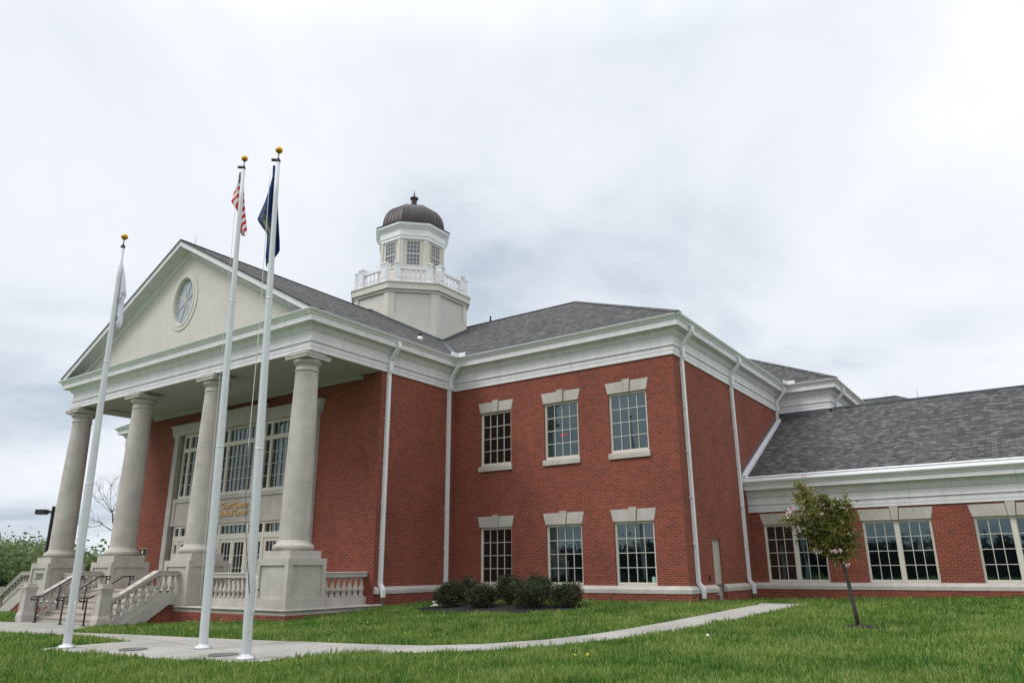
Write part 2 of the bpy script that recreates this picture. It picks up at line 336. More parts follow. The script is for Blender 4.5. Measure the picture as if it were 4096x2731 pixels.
PATH=[(-40,-12.2),(-24,-11.3),(-18.9,-10.1),(-19.2,-9.35),(-14.0,-9.35),(-13.9,-9.9),(-13.37,-10.6),(-12.85,-11.2),(-12.5,-11.55),(-11.93,-11.62),(-8.81,-11.24),(-7.26,-11.0),(-5.2,-10.68),(-4.38,-10.52),(-2.55,-10.35),(-1.34,-10.1),(-.4,-9.55),(.35,-8.6),(.8,-7.6),(1.1,-6.5),(1.38,-5.1),(1.6,-3.9),(1.8,-2.6),(1.92,-1.2),(1.9,.2),(1.6,1.5),(3.2,1.9),(3.05,.2),(2.95,-1.5),(2.75,-3.4),(2.5,-5.0),(2.2,-6.5),(1.8,-7.9),(1.25,-9.2),(.4,-10.2),(-.7,-11.0),(-1.9,-11.6),(-2.35,-12.2),(-2.45,-13.1),(-3.2,-13.5),(-4.45,-13.62),(-6.0,-13.85),(-7.78,-14.07),(-8.25,-14.12),(-8.3,-13.75),(-8.25,-13.39),(-8.16,-12.69),(-8.0,-12.25),(-9.46,-12.12),(-11.08,-12.2),(-13,-12.6),(-15.6,-13.1),(-20,-14.1),(-28,-16),(-40,-18)]
def inside(px_,py_,poly):
    r=np.zeros(np.shape(px_),bool); n=len(poly); j=n-1
    for i in range(n):
        xi,yi=poly[i]; xj,yj=poly[j]
        c=((yi>py_)!=(yj>py_))&(px_<(xj-xi)*(py_-yi)/((yj-yi)+1e-12)+xi); r^=c; j=i
    return r
def draped(poly,name,material,off,step=.35,**tags):
    bm=bmesh.new(); vs=[bm.verts.new((a,b,0)) for a,b in poly]; f=bm.faces.new(vs); bmesh.ops.triangulate(bm,faces=[f])
    for ax,lo,hi in (('x',min(p[0] for p in poly),max(p[0] for p in poly)),('y',min(p[1] for p in poly),max(p[1] for p in poly))):
        t=math.ceil(lo/step)*step
        while t<hi:
            bmesh.ops.bisect_plane(bm,geom=bm.verts[:]+bm.edges[:]+bm.faces[:],plane_co=(t,0,0) if ax=='x' else (0,t,0),plane_no=(1,0,0) if ax=='x' else (0,1,0)); t+=step
    for v in bm.verts: v.co.z=G(v.co.x,v.co.y)+off(v.co.x,v.co.y) if callable(off) else G(v.co.x,v.co.y)+off
    bmesh.ops.recalc_face_normals(bm,faces=bm.faces)
    if sum(f.normal.z for f in bm.faces)<0: bmesh.ops.reverse_faces(bm,faces=bm.faces)
    # skirt so the slab has a real edge
    be=[e for e in bm.edges if e.is_boundary]; r=bmesh.ops.extrude_edge_only(bm,edges=be)
    for v in [g for g in r['geom'] if isinstance(g,bmesh.types.BMVert)]: v.co.z-=.08
    me=bpy.data.meshes.new(name); bm.to_mesh(me); bm.free(); me.materials.append(M[material])
    o=bpy.data.objects.new(name,me); COL.objects.link(o)
    for k,x in tags.items(): o[k]=x
    return o
draped(PATH,'path','concrete',.022,kind='structure')
BED=[(-6.9,-4.2),(-6.65,-4.6),(-5.9,-4.75),(-5.2,-4.72),(-4.2,-4.55),(-3.3,-4.3),(-2.6,-3.9),(-2.0,-3.3),(-1.75,-2.7),(-2.1,-2.2),(-2.9,-1.9),(-4.2,-1.8),(-5.6,-1.9),(-6.6,-2.3),(-7.2,-3.2)]
bcx,bcy=-4.4,-3.25
draped(BED,'mulch_bed','mulch',lambda x,y:.012+.05*max(0,1-((x-bcx)/2.7)**2-((y-bcy)/1.4)**2)+.015*math.sin(x*31)*math.cos(y*27),step=.12,kind='structure')
TREE=(5.43,-4.55); RING=[(TREE[0]+.1+math.cos(a)*(.42+.04*math.sin(3*a)),TREE[1]-.05+math.sin(a)*(.40+.05*math.cos(2*a))) for a in np.linspace(0,2*math.pi,20,endpoint=False)]
draped(RING,'mulch_ring','mulch',lambda x,y:.012+.06*max(0,1-((x-TREE[0])**2+(y-TREE[1])**2)/.16),step=.1,kind='structure')
# ------------------------------------------------------------------ courthouse
H=empty('courthouse',(-16.5,-7.7,0),'red brick two storey courthouse with columned portico, dark hipped roof and white cupola','building')
H.location=(0,0,0)
xI,yP,yF,xL=-9.013,-3.984,-7.154,-24.005
zF0=8.088; E=.559; ZT=.977; SL=.55
X3,Y2,YW=2.139,12.097,6.31
def P(mb,name,material,parent=H,**t): return mb.build(name,material,parent,**t)
# ---- brick walls
BW=[(-7.745,-6.36),(-4.941,-3.556),(-2.381,-.996)]
holesB=[(a,b,z0,z1) for a,b in BW for z0,z1 in ((ZT,2.907),(5.091,7.07))]
holesBL=[(-33-a,-33-b) for a,b in BW]
mb=MB().wall('y',0,xI,0,ZT-.001,zF0+.06,holesB,.1)
P(mb,'front_wall','brick')
mb=MB().wall('x',xI,yP,0,.2,zF0+.06,[],.1,out=1); P(mb,'side_wall','brick')
DOOR=(2.211,2.952,.0,2.399)
mb=MB().wall('x',0,0,Y2,ZT-.001,zF0+.06,[(DOOR[0],DOOR[1],ZT-.001,DOOR[3])],.14,out=1); P(mb,'side_wall','brick')
mb=MB().wall('y',Y2,0,X3,3,zF0+.06,[],.1); mb.wall('x',X3,Y2,28,.2,zF0+.06,[],.1,out=1); P(mb,'rear_wall','brick')
mb=MB().wall('y',yP,xL,xI,0,zF0+.06,[(-20.95,-12.25,.9,7.02)],.3); P(mb,'portico_wall','brick')
mb=MB().wall('x',xL,yP,0,.2,zF0+.06,[],.1,out=-1); mb.wall('y',0,-33,xL,-.3,zF0+.06,[(a2,a1,z0,z1) for a1,a2 in holesBL for z0,z1 in ((ZT,2.907),(5.091,7.07))],.1); mb.wall('x',-33,0,Y2,-.3,zF0+.06,[],.1,out=-1)
mb.wall('y',Y2,-35.1,-33,-.3,zF0+.06,[],.1); mb.wall('x',-35.1,Y2,28,-.3,zF0+.06,[],.1,out=-1); mb.wall('y',28,-35.1,X3,-.3,zF0+.06,[],.1,out=1)
P(mb,'left_wall','brick')
WW=[(.47,2.569),(3.805,5.899),(7.085,9.18)]
mb=MB().wall('y',YW,0,16,ZT-.001,3.45,[(a,b,ZT,2.979) for a,b in WW],.1); mb.wall('x',16,YW,18.5,0,3.45,[],.1,out=1); mb.wall('y',18.5,X3,16,0,3.45,[],.1,out=1)
P(mb,'wing_wall','brick')
# plinth below the water table
B0=.105
for bx_ in ((xI+B0+.001,B0,-B0,.3,-.2,.76),(-.3,B0+.0,-B0+.405,DOOR[0]-.0,-.2,.76),(-.3,B0,DOOR[1],YW-B0,-.2,.76),(.0,16,YW-B0,YW+.3,0,.76),(xI-.3,xI+B0,yP+.15,.29,-.1,.76),(-33.1,xL,-B0,.3,-.4,.76),(xL-B0,xL+.3,yP,-B0,-.4,.76)):
    P(MB().box(*bx_),'brick_plinth','brick')
wt=[(-.02,.76),(.125,.76),(.125,.872),(.0,ZT),(-.02,ZT)]
for pa_ in ([(xI,yP+.06),(xI,0),(0,0),(0,DOOR[0])],[(0,DOOR[1]),(0,YW),(16,YW)],[(-33,8),(-33,0),(xL,0),(xL,yP)]):
    P(MB().sweep(pa_,wt,closed=False),'water_table','stone')
# ---- windows
def window(mk,axis,a,b,z0,z1,cols,rows,sash=1,lint=None,sill=None,inset=.1,name='window',fr=.055,label=None,plane=0,mun=.0095):
    """window in a wall facing -y at y=plane"""
    y=plane+inset
    f=MB()
    f.box(a,a+fr,y-.035,y+.05,z0,z1); f.box(b-fr,b,y-.035,y+.05,z0,z1); f.box(a+fr,b-fr,y-.035,y+.05,z1-fr,z1); f.box(a+fr,b-fr,y-.035,y+.05,z0,z0+fr+.01)
    sw=(b-a-2*fr)/sash
    for k in range(sash):
        u0=a+fr+k*sw; u1=u0+sw
        if k: f.box(u0-.06,u0+.06,y-.03,y+.05,z0+fr,z1-fr); u0+=.06
        if k<sash-1: u1-=.06
        zz0,zz1=z0+fr+.01,z1-fr
        f.box(u0,u0+.022,y-.012,y+.03,zz0,zz1); f.box(u1-.022,u1,y-.012,y+.03,zz0,zz1); f.box(u0+.022,u1-.022,y-.012,y+.03,zz0,zz0+.03); f.box(u0+.022,u1-.022,y-.012,y+.03,zz1-.022,zz1)
        for i in range(1,cols): u=u0+.022+(u1-u0-.044)*i/cols; f.box(u-mun,u+mun,y-.006,y+.02,zz0+.03,zz1-.022)
        for i in range(1,rows): z=zz0+.03+(zz1-zz0-.052)*i/rows; f.box(u0+.022,u1-.022,y-.0045,y+.018,z-mun,z+mun)
    o=P(f,name,'frame_paint')
    if label: o['label']=label
    MB().box(a+.03,b-.03,y+.022,y+.028,z0+.03,z1-.03).build('pane','glass',o)
    if lint:
        t=lint; fl=.10
        c=(a+b)/2
        m_=MB()
        m_.prism([(a-.012,z1+.004),(c-.112,z1+.004),(c-.150,t),(a-fl,t)],'y',plane-.012,plane+.12); m_.prism([(c+.112,z1+.004),(b+.012,z1+.004),(b+fl,t),(c+.150,t)],'y',plane-.012,plane+.12)
        m_.build('lintel','stone',o)
        MB().prism([(c-.092,z1-.004),(c+.092,z1-.004),(c+.135,t+.055),(c-.135,t+.055)],'y',plane-.05,plane+.11).build('keystone','stone',o)
    if sill: MB().prism([(plane-.07,z0-.2),(plane+.11,z0-.2),(plane+.11,z0+.004),(plane+.02,z0+.004),(plane-.07,z0-.05)],'x',a-.045,b+.045).build('sill','stone',o)
    return o
for i,(a,b) in enumerate(BW):
    window(0,'y',a,b,ZT,2.907,4,4,lint=3.286); window(0,'y',a,b,5.091,7.07,4,4,lint=7.45,sill=True)
for a,b in holesBL:
    window(0,'y',b,a,ZT,2.907,4,4,lint=3.286); window(0,'y',b,a,5.091,7.07,4,4,lint=7.45,sill=True)
for a,b in WW: window(0,'y',a,b,ZT,2.979,3,4,sash=2,lint=3.356,plane=YW)
MB().box(-1.21,-1.10,.100,.112,1.07,1.24).build('window_sticker','sticker',H)
# ---- entablature (frieze, cove, fascia) round the whole eaves line
OUT=[(0,0),(0,Y2),(X3,Y2),(X3,28),(-35.1,28),(-35.1,Y2),(-33,Y2),(-33,0),(xL,0),(xL,yF),(xI,yF),(xI,0)]
PR=[(-.02,0),(.05,0),(.05,.120),(.036,.126),(.036,.136),(.055,.142),(.055,.272),(.072,.28),(.105,.296),(.105,.316),(.064,.322),(.064,.625),(.09,.632),(.09,.655),(.125,.664),(.13,.70),(.155,.705),(.165,.75),(.20,.81),(.26,.85),(.33,.862),(.375,.862),(.378,.834),(.41,.834),(.41,1.034),(.36,1.05),(-.02,1.06)]
ent=[(o,zF0+z) for o,z in PR]
def smooth_path(p): return p[::1]
P(MB().sweep(OUT[::-1][::-1],ent),'entablature','white_panel')
GT=[(.36,1.03),(.43,1.03),(.45,1.045),(.455,1.075),(.50,1.10),(.52,1.115),(.54,1.15),(.559,1.16),(.559,1.181),(.545,1.186),(.53,1.175),(.40,1.175)]
P(MB().sweep(OUT,[(o,zF0+z) for o,z in GT]),'gutter','white_trim')
WO=[(0,YW),(16,YW),(16,18.5)]
def wz(z):
    a=[0,.131,.295,.664,.834,1.034,1.181]; b=[0,.063+.03,.27,.546,.783,.935,1.095]; return 3.423+float(np.interp(z,a,b))
P(MB().sweep([(0.002,YW),(16,YW),(16,18.5)],[(o,wz(z)) for o,z in PR],closed=False),'wing_entablature','white_panel')
P(MB().sweep([(0.002,YW),(16,YW),(16,18.5)],[(o,wz(z)) for o,z in GT],closed=False),'wing_gutter','white_trim')
P(MB().prism([(YW-.5,4.50),(YW-.47,4.50),(YW-.44,4.66),(YW-.30,4.72),(YW-.33,4.6),(YW-.45,4.5)],'x',.002,16.4),'eave_flashing','white_trim')
# ---- roofs
ez=9.285; eo=.535
def rz(d): return ez+SL*d
k=8.65; pz=ez+SL*(8.09+eo)
roof=MB()
x0,x1=-33-eo,0+eo; y0=-eo; yr=8.09; y1=yr+(yr-y0)
pa,pb=(x0+yr-y0,yr,pz),(x1-(yr-y0),yr,pz)
roof.quad((x0,y0,ez),(x1,y0,ez),pb,pa); roof.quad((x1,y0,ez),(x1,y1,ez),pb); roof.quad((x1,y1,ez),(x0,y1,ez),pa,pb); roof.quad((x0,y1,ez),(x0,y0,ez),pa)
P(roof,'main_roof','shingle')
r2=MB(); X0,X1=-35.1-eo,X3+eo; Y0=Y2-eo; Yr=20.2; Y1=Yr+Yr-Y0; pz2=ez+SL*(Yr-Y0)
qa,qb=(X0+Yr-Y0,Yr,pz2),(X1-(Yr-Y0),Yr,pz2)
r2.quad((X0,Y0,ez),(X1,Y0,ez),qb,qa); r2.quad((X1,Y0,ez),(X1,Y1,ez),qb); r2.quad((X1,Y1,ez),(X0,Y1,ez),qa,qb); r2.quad((X0,Y1,ez),(X0,Y0,ez),qa)
P(r2,'rear_roof','shingle')
r3=MB(); bx,by,bz=1.9,36.2,13.1
r3.quad((-12,by-7,bz-3.85),(bx+7,by-7,bz-3.85),(bx,by,bz),(-12,by,bz)); r3.quad((bx+7,by-7,bz-3.85),(bx+7,by+7,bz-3.85),(bx,by,bz)); r3.quad((bx+7,by+7,bz-3.85),(-12,by+7,bz-3.85),(-12,by,bz),(bx,by,bz))
P(r3,'far_roof','shingle')
mb=MB().box(-12,bx+6.4,by-6.4,by+6.4,0,bz-3.87); P(mb,'far_wall','brick')
GX=(xI+xL)/2; gz=13.70; ge=xI+E-.02; yg=yF-.50
pr=MB()
hw=ge-GX; zl=gz-SL*hw
for s_ in (1,-1):
    xe=GX+s_*hw; v=[(xe-s_*.3,yg,zl+.3*SL),(xe-s_*.02,yg+.25,zl+.02*SL),(xe,-eo+.02,zl),(GX,7.55,gz),(GX,yg,gz)]
    pr.quad(*(v if s_>0 else v[::-1]))
P(pr,'portico_roof','shingle')
# ridge caps
def cap(a,b,wd=.13):
    rc=MB()
    a,b=Vector(a),Vector(b); d=(b-a).normalized(); h=Vector((d.y,-d.x,0)).normalized()*wd
    rc.quad(a+h+Vector((0,0,-.03)),b+h+Vector((0,0,-.03)),b+Vector((0,0,.045)),a+Vector((0,0,.045))); rc.quad(a+Vector((0,0,.045)),b+Vector((0,0,.045)),b-h+Vector((0,0,-.03)),a-h+Vector((0,0,-.03))); P(rc,'ridge_cap','shingle')
cap(pa,pb); cap(pb,(x1,y0,ez)); cap((GX,yg,gz),(GX,7.5,gz)); cap(qb,(X1,Y0,ez)); cap((bx,by,bz),(bx+7,by-7,bz-3.85)); cap((-12,by,bz),(bx,by,bz))
# valley flashing
vf=MB(); a=Vector((xI+E,-E,ez+.02)); b=Vector((xI+E-5.2,-E+5.2,ez+.02+SL*5.2)); h=Vector((.07,.07,0))
vf.quad(a-h,a+h,b+h,b-h); P(vf,'valley_flashing','flashing')
# wing roof
ws=.5274; wy0=YW-.46; wr=12.4; wzr=4.66+ws*(wr-wy0)-.0
wr_=MB(); wr_.quad((0.002,wy0,4.64),(16.5,wy0,4.64),(16.5-6,wr,wzr),(0.002,wr,wzr)); wr_.quad((16.5,wy0,4.64),(16.5,19,4.64),(10.5,wr,wzr)); wr_.quad((16.5,19,4.64),(X3,19,4.64),(X3,wr,wzr),(10.5,wr,wzr))
P(wr_,'wing_roof','shingle')
mb=MB(); mb.box(X3+.09,10.6,wr-.09,wr+.09,wzr-.03,wzr+.035); P(mb,'wing_ridge_cap','flashing')
mb=MB(); mb.quad((.0,Y2-.02,4.66+ws*(Y2-wy0)-.2),(X3+.07,Y2-.02,4.66+ws*(Y2-wy0)-.2),(X3+.07,Y2-.02,8.07),(0,Y2-.02,8.07)); mb.box(X3+.004,X3+.07,Y2-.02,Y2+.5,7.6,8.07); P(mb,'wall_flashing','flashing')
rk=MB(); yA,yB=wy0-.02,11.55; zA,zB=4.62,4.66+ws*(11.55-wy0)
rk.prism([(yA,zA-.10),(yB,zB-.03),(yB,zB+.10),(yA,zA+.14)],'x',.006,.17); P(rk,'rake_flashing','white_trim')
sf=MB()
nst=20
for i in range(nst):
    ya=yA+(yB-yA)*i/nst; yb=yA+(yB-yA)*(i+1)/nst; zb_=zA+(zB-zA)*(i)/nst
    sf.box(.002,.008,ya,yb,zb_+.05,zb_+.335)
P(sf,'step_flashing','flashing')
# gutter valley guards
mb=MB(); g0=zF0+1.15
mb.box(xI+.56,xI+.60,-.95,-.56,g0,g0+.17); mb.box(xI+.56,xI+.95,-.60,-.56,g0,g0+.17); P(mb,'valley_guard','white_trim')
mb=MB(); mb.box(.56,.60,Y2-.95,Y2-.56,g0,g0+.17); mb.box(.56,.95,Y2-.60,Y2-.56,g0,g0+.17); P(mb,'valley_guard','white_trim')
# ---- pediment
def chevron(mbx,prof,xe=hw-.12):
    """prof: list of (y, vertical drop below roof line)"""
    n=len(prof); vs=[];fs=[]
    for sx in (-1,0,1):
        for y,d in prof:
            x=GX+sx*xe; z=gz-d-(SL*xe if sx else 0); vs.append((x,y,max(z,zl-.05) if 0 else z))
    for a in (0,1):
        for i in range(n-1): fs.append((a*n+i,(a+1)*n+i,(a+1)*n+i+1,a*n+i+1))
    mbx.add(vs,fs)
mb=MB(); chevron(mb,[(yg-.03,-.02),(yg-.03,.035),(yg+.0,.04)]); P(mb,'roof_edge','dark_edge')
mb=MB(); chevron(mb,[(yg-.012,.035),(yg-.012,.07),(yg+.01,.075),(yg+.01,.235),(yg+.04,.24),(yg+.04,.215),(yg+.18,.20),(yg+.32,.215),(yg+.39,.235),(yg+.42,.26),(yF-.05,.26),(yF-.05,.47),(yF-.02,.475),(yF+.03,.50)])
P(mb,'raking_cornice','white_panel')
ty=yF+.02; tb=9.25
OVX,OVZ=-16.62,11.37
tm=MB(); tri=[(GX-hw+.35,tb),(GX+hw-.35,tb),(GX,gz-.40)]
# tympanum with an oval hole: fan of quads between the oval and the triangle outline
ovr=(.66,.98); K=48
def trihit(a):
    d=(math.cos(a),math.sin(a)); best=None
    for i in range(3):
        p,q=tri[i],tri[(i+1)%3]; ex,ez_=q[0]-p[0],q[1]-p[1]; det=d[0]*(-ez_)+ex*d[1]
        if abs(det)<1e-9: continue
        rx,rz_=p[0]-OVX,p[1]-OVZ; t=(rx*(-ez_)+ex*rz_)/det; u=(d[0]*rz_-d[1]*rx)/det
        if t>0 and -1e-6<=u<=1+1e-6 and (best is None or t<best): best=t
    return (OVX+d[0]*best,OVZ+d[1]*best)
angs=sorted([2*math.pi*i/K for i in range(K)]+[math.atan2(p[1]-OVZ,p[0]-OVX)%(2*math.pi) for p in tri])
o_=[(OVX+ovr[0]*math.cos(a),OVZ+ovr[1]*math.sin(a)) for a in angs]; t_=[trihit(a) for a in angs]
for i in range(len(angs)):
    j=(i+1)%len(angs); tm.quad((o_[i][0],ty,o_[i][1]),(t_[i][0],ty,t_[i][1]),(t_[j][0],ty,t_[j][1]),(o_[j][0],ty,o_[j][1]))
P(tm,'tympanum','stucco')
def oval_ring(r0,r1,y0,y1,mat_,name,parent):
    m_=MB(); vs=[];fs=[]; n=48
    for i in range(n):
        a=2*math.pi*i/n; c,s_=math.cos(a),math.sin(a)
        vs+=[(OVX+r0[0]*c,y1,OVZ+r0[1]*s_),(OVX+r0[0]*c,y0,OVZ+r0[1]*s_),(OVX+r1[0]*c,y0,OVZ+r1[1]*s_),(OVX+r1[0]*c,y1,OVZ+r1[1]*s_)]
    for i in range(n):
        j=(i+1)%n
        for k_ in range(4): fs.append((4*i+k_,4*j+k_,4*j+(k_+1)%4,4*i+(k_+1)%4))
    return m_.add(vs,fs).build(name,mat_,parent)
ow=oval_ring((.60,.92),(.66,.98),ty-.02,ty+.14,'frame_paint','oval_window',H)
oval_ring((.66,.98),(.90,1.19),ty-.03,ty+.01,'stucco','surround',ow)
oval_ring((.64,.96),(.72,1.03),ty-.05,ty+.0,'stucco_light','surround_bead',ow)
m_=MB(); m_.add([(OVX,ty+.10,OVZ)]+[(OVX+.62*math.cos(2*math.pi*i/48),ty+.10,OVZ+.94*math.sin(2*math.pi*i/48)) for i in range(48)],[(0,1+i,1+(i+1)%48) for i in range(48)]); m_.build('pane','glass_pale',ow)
m_=MB()
for i in range(8):
    a=2*math.pi*(i+.5)/8; m_.tube([(OVX,ty+.085,OVZ),(OVX+.61*math.cos(a),ty+.085,OVZ+.93*math.sin(a))],.014,square=True)
m_.build('spokes','frame_paint',ow)
# pent flashing above the horizontal cornice
mb=MB(); mb.quad((GX-hw+.05,yF-.52,9.27),(GX+hw-.05,yF-.52,9.27),(GX+hw-.05,yF+.03,9.36),(GX-hw+.05,yF+.03,9.36)); P(mb,'cornice_roof','dark_edge')
# ---- portico ceiling
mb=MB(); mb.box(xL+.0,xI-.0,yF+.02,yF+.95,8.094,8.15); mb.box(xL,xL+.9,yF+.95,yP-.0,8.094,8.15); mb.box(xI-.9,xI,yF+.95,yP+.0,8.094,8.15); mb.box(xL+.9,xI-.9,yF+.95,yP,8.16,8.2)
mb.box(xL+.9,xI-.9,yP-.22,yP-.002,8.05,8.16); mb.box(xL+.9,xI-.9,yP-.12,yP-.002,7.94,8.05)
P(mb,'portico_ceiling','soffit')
# ---- entrance surround
SY=yP-.14; CX=-16.58
en=MB()
en.prism([(-21.25,7.03),(-11.95,7.03),(-11.85,7.46),(-21.35,7.46)],'y',SY-.05,yP+.12)
en.box(-21.38,-11.82,SY-.09,yP+.1,7.40,7.475)
en.box(-21.15,-20.85,SY,yP+.12,.9,7.03); en.box(-12.35,-12.05,SY,yP+.12,.9,7.03)
en.box(-21.2,-20.8,SY-.03,yP+.1,6.95,7.03); en.box(-12.4,-12.0,SY-.03,yP+.1,6.95,7.03)
en.prism([(CX-1.42,7.0),(CX-.02,7.0),(CX-.01,7.70),(CX-1.56,7.70)],'y',SY-.12,yP+.1); en.prism([(CX+.0,7.0),(CX+1.42,7.0),(CX+1.56,7.70),(CX+.01,7.70)],'y',SY-.12,yP+.1)
for z0_,z1_ in ((4.20,4.36),(3.26,3.42)): en.box(-20.85,-12.35,yP-.07,yP+.12,z0_,z1_)
for x_ in (-20.85,-18.05,-15.3,-12.55): en.box(x_,x_+.2,yP-.055,yP+.12,3.42,4.20)
en.box(-20.85,-12.35,yP-.02,yP+.12,3.42,4.20)
P(en,'entrance_surround','stone')
def frame_grid(name,bays,zr,cols_of,rows,parent=H,yy=yP+.02,fr=.05,mun=.009):
    pass
wy=yP+.03
for bi,bc in enumerate((CX-2.7,CX,CX+2.7)):
    xa,xb=bc-1.30,bc+1.30
    f=MB(); z0_,z1_=4.36,7.03
    segs=[(bc-1.23,bc-.93,1),(bc-.81,bc+.81,6),(bc+.93,bc+1.23,1)]
    f.box(xa,xa+.07,wy-.05,wy+.06,z0_,z1_); f.box(xb-.07,xb,wy-.05,wy+.06,z0_,z1_)
    for q0,q1 in ((bc-.93,bc-.81),(bc+.81,bc+.93)): f.box(q0,q1,wy-.05,wy+.06,z0_,z1_)
    for q0,q1,c_ in segs:
        f.box(q0,q1,wy-.049,wy+.06,z0_,4.47); f.box(q0,q1,wy-.049,wy+.06,6.28,6.45); f.box(q0,q1,wy-.049,wy+.06,6.92,z1_)
        for i in range(1,c_): u=q0+(q1-q0)*i/c_; f.box(u-.01,u+.01,wy-.01,wy+.03,4.47,6.28); f.box(u-.01,u+.01,wy-.01,wy+.03,6.45,6.92)
        for i in range(1,4): z=4.47+(6.28-4.47)*i/4; f.box(q0,q1,wy-.012,wy+.028,z-.01,z+.01)
    o=P(f,'entrance_window','frame_paint'); MB().box(xa+.05,xb-.05,wy+.035,wy+.04,z0_+.02,z1_-.02).build('pane','glass',o)
    # ground floor: transom lights over doors / sidelights
    f=MB(); 
    f.box(xa,xa+.07,wy-.05,wy+.06,.92,3.26); f.box(xb-.07,xb,wy-.05,wy+.06,.92,3.26)
    for q0,q1 in ((bc-.93,bc-.81),(bc+.81,bc+.93)): f.box(q0,q1,wy-.05,wy+.06,.92,3.26)
    for q0,q1,c_ in segs:
        f.box(q0,q1,wy-.049,wy+.06,3.17,3.26); f.box(q0,q1,wy-.049,wy+.06,2.66,2.86)
        for i in range(1,c_): u=q0+(q1-q0)*i/c_; f.box(u-.01,u+.01,wy-.01,wy+.03,2.86,3.17)
        if c_==1:
            f.box(q0,q0+.07,wy-.03,wy+.04,.92,2.66); f.box(q1-.07,q1,wy-.03,wy+.04,.92,2.66); f.box(q0+.07,q1-.07,wy-.03,wy+.04,.92,1.12); f.box(q0+.07,q1-.07,wy-.03,wy+.04,2.53,2.66)
            for z in (1.6,2.05): f.box(q0+.07,q1-.07,wy-.012,wy+.028,z-.012,z+.012)
    o=P(f,'entrance_frame','frame_paint'); MB().box(xa+.05,xb-.05,wy+.035,wy+.04,.94,3.2).build('pane','glass',o)
    for s_ in (-1,1):
        q0,q1=(bc-.81,bc-.006) if s_<0 else (bc+.006,bc+.81)
        d=MB(); d.box(q0,q0+.11,wy-.02,wy+.03,.93,2.66); d.box(q1-.11,q1,wy-.02,wy+.03,.93,2.66); d.box(q0+.11,q1-.11,wy-.02,wy+.03,.93,1.15); d.box(q0+.11,q1-.11,wy-.02,wy+.03,2.53,2.66)
        for i in (1,2): u=q0+.11+(q1-q0-.22)*i/3; d.box(u-.01,u+.01,wy-.008,wy+.025,1.15,2.53)
        for z in (1.6,2.05): d.box(q0+.11,q1-.11,wy-.01,wy+.022,z-.01,z+.01)
        od=P(d,'entrance_door','frame_paint')
        hx=bc+s_*.07; MB().tube([(hx,wy-.03,1.75),(hx,wy-.08,1.72),(hx,wy-.08,1.32),(hx,wy-.03,1.29)],.012).build('handle','dark_bronze',od)
# lettering
def text(body,size,loc,rot,material,name,ext=.015,parent=None,align='CENTER',sx=1,bold=0,shear=0):
    c=bpy.data.curves.new(name,'FONT'); c.body=body; c.size=size; c.extrude=ext; c.align_x=align; c.offset=bold; c.shear=shear
    o=bpy.data.objects.new(name,c); COL.objects.link(o)
    dg=bpy.context.evaluated_depsgraph_get(); me=bpy.data.meshes.new_from_object(o.evaluated_get(dg))
    COL.objects.unlink(o); bpy.data.objects.remove(o)
    me.materials.clear(); me.materials.append(M[material]); q=bpy.data.objects.new(name,me); COL.objects.link(q)
    q.location=loc; q.rotation_euler=rot; q.scale=(sx,1,1)
    if parent: q.parent=parent
    return q
text('Grant County',.31,(CX-.02,yP-.055,3.83),(R(90),0,0),'gold_letter','sign_lettering',parent=H,ext=.03,sx=.95,bold=0)
text('Judicial Center',.31,(CX-.02,yP-.055,3.545),(R(90),0,0),'gold_letter','sign_lettering',parent=H,ext=.03,sx=.95,bold=0)
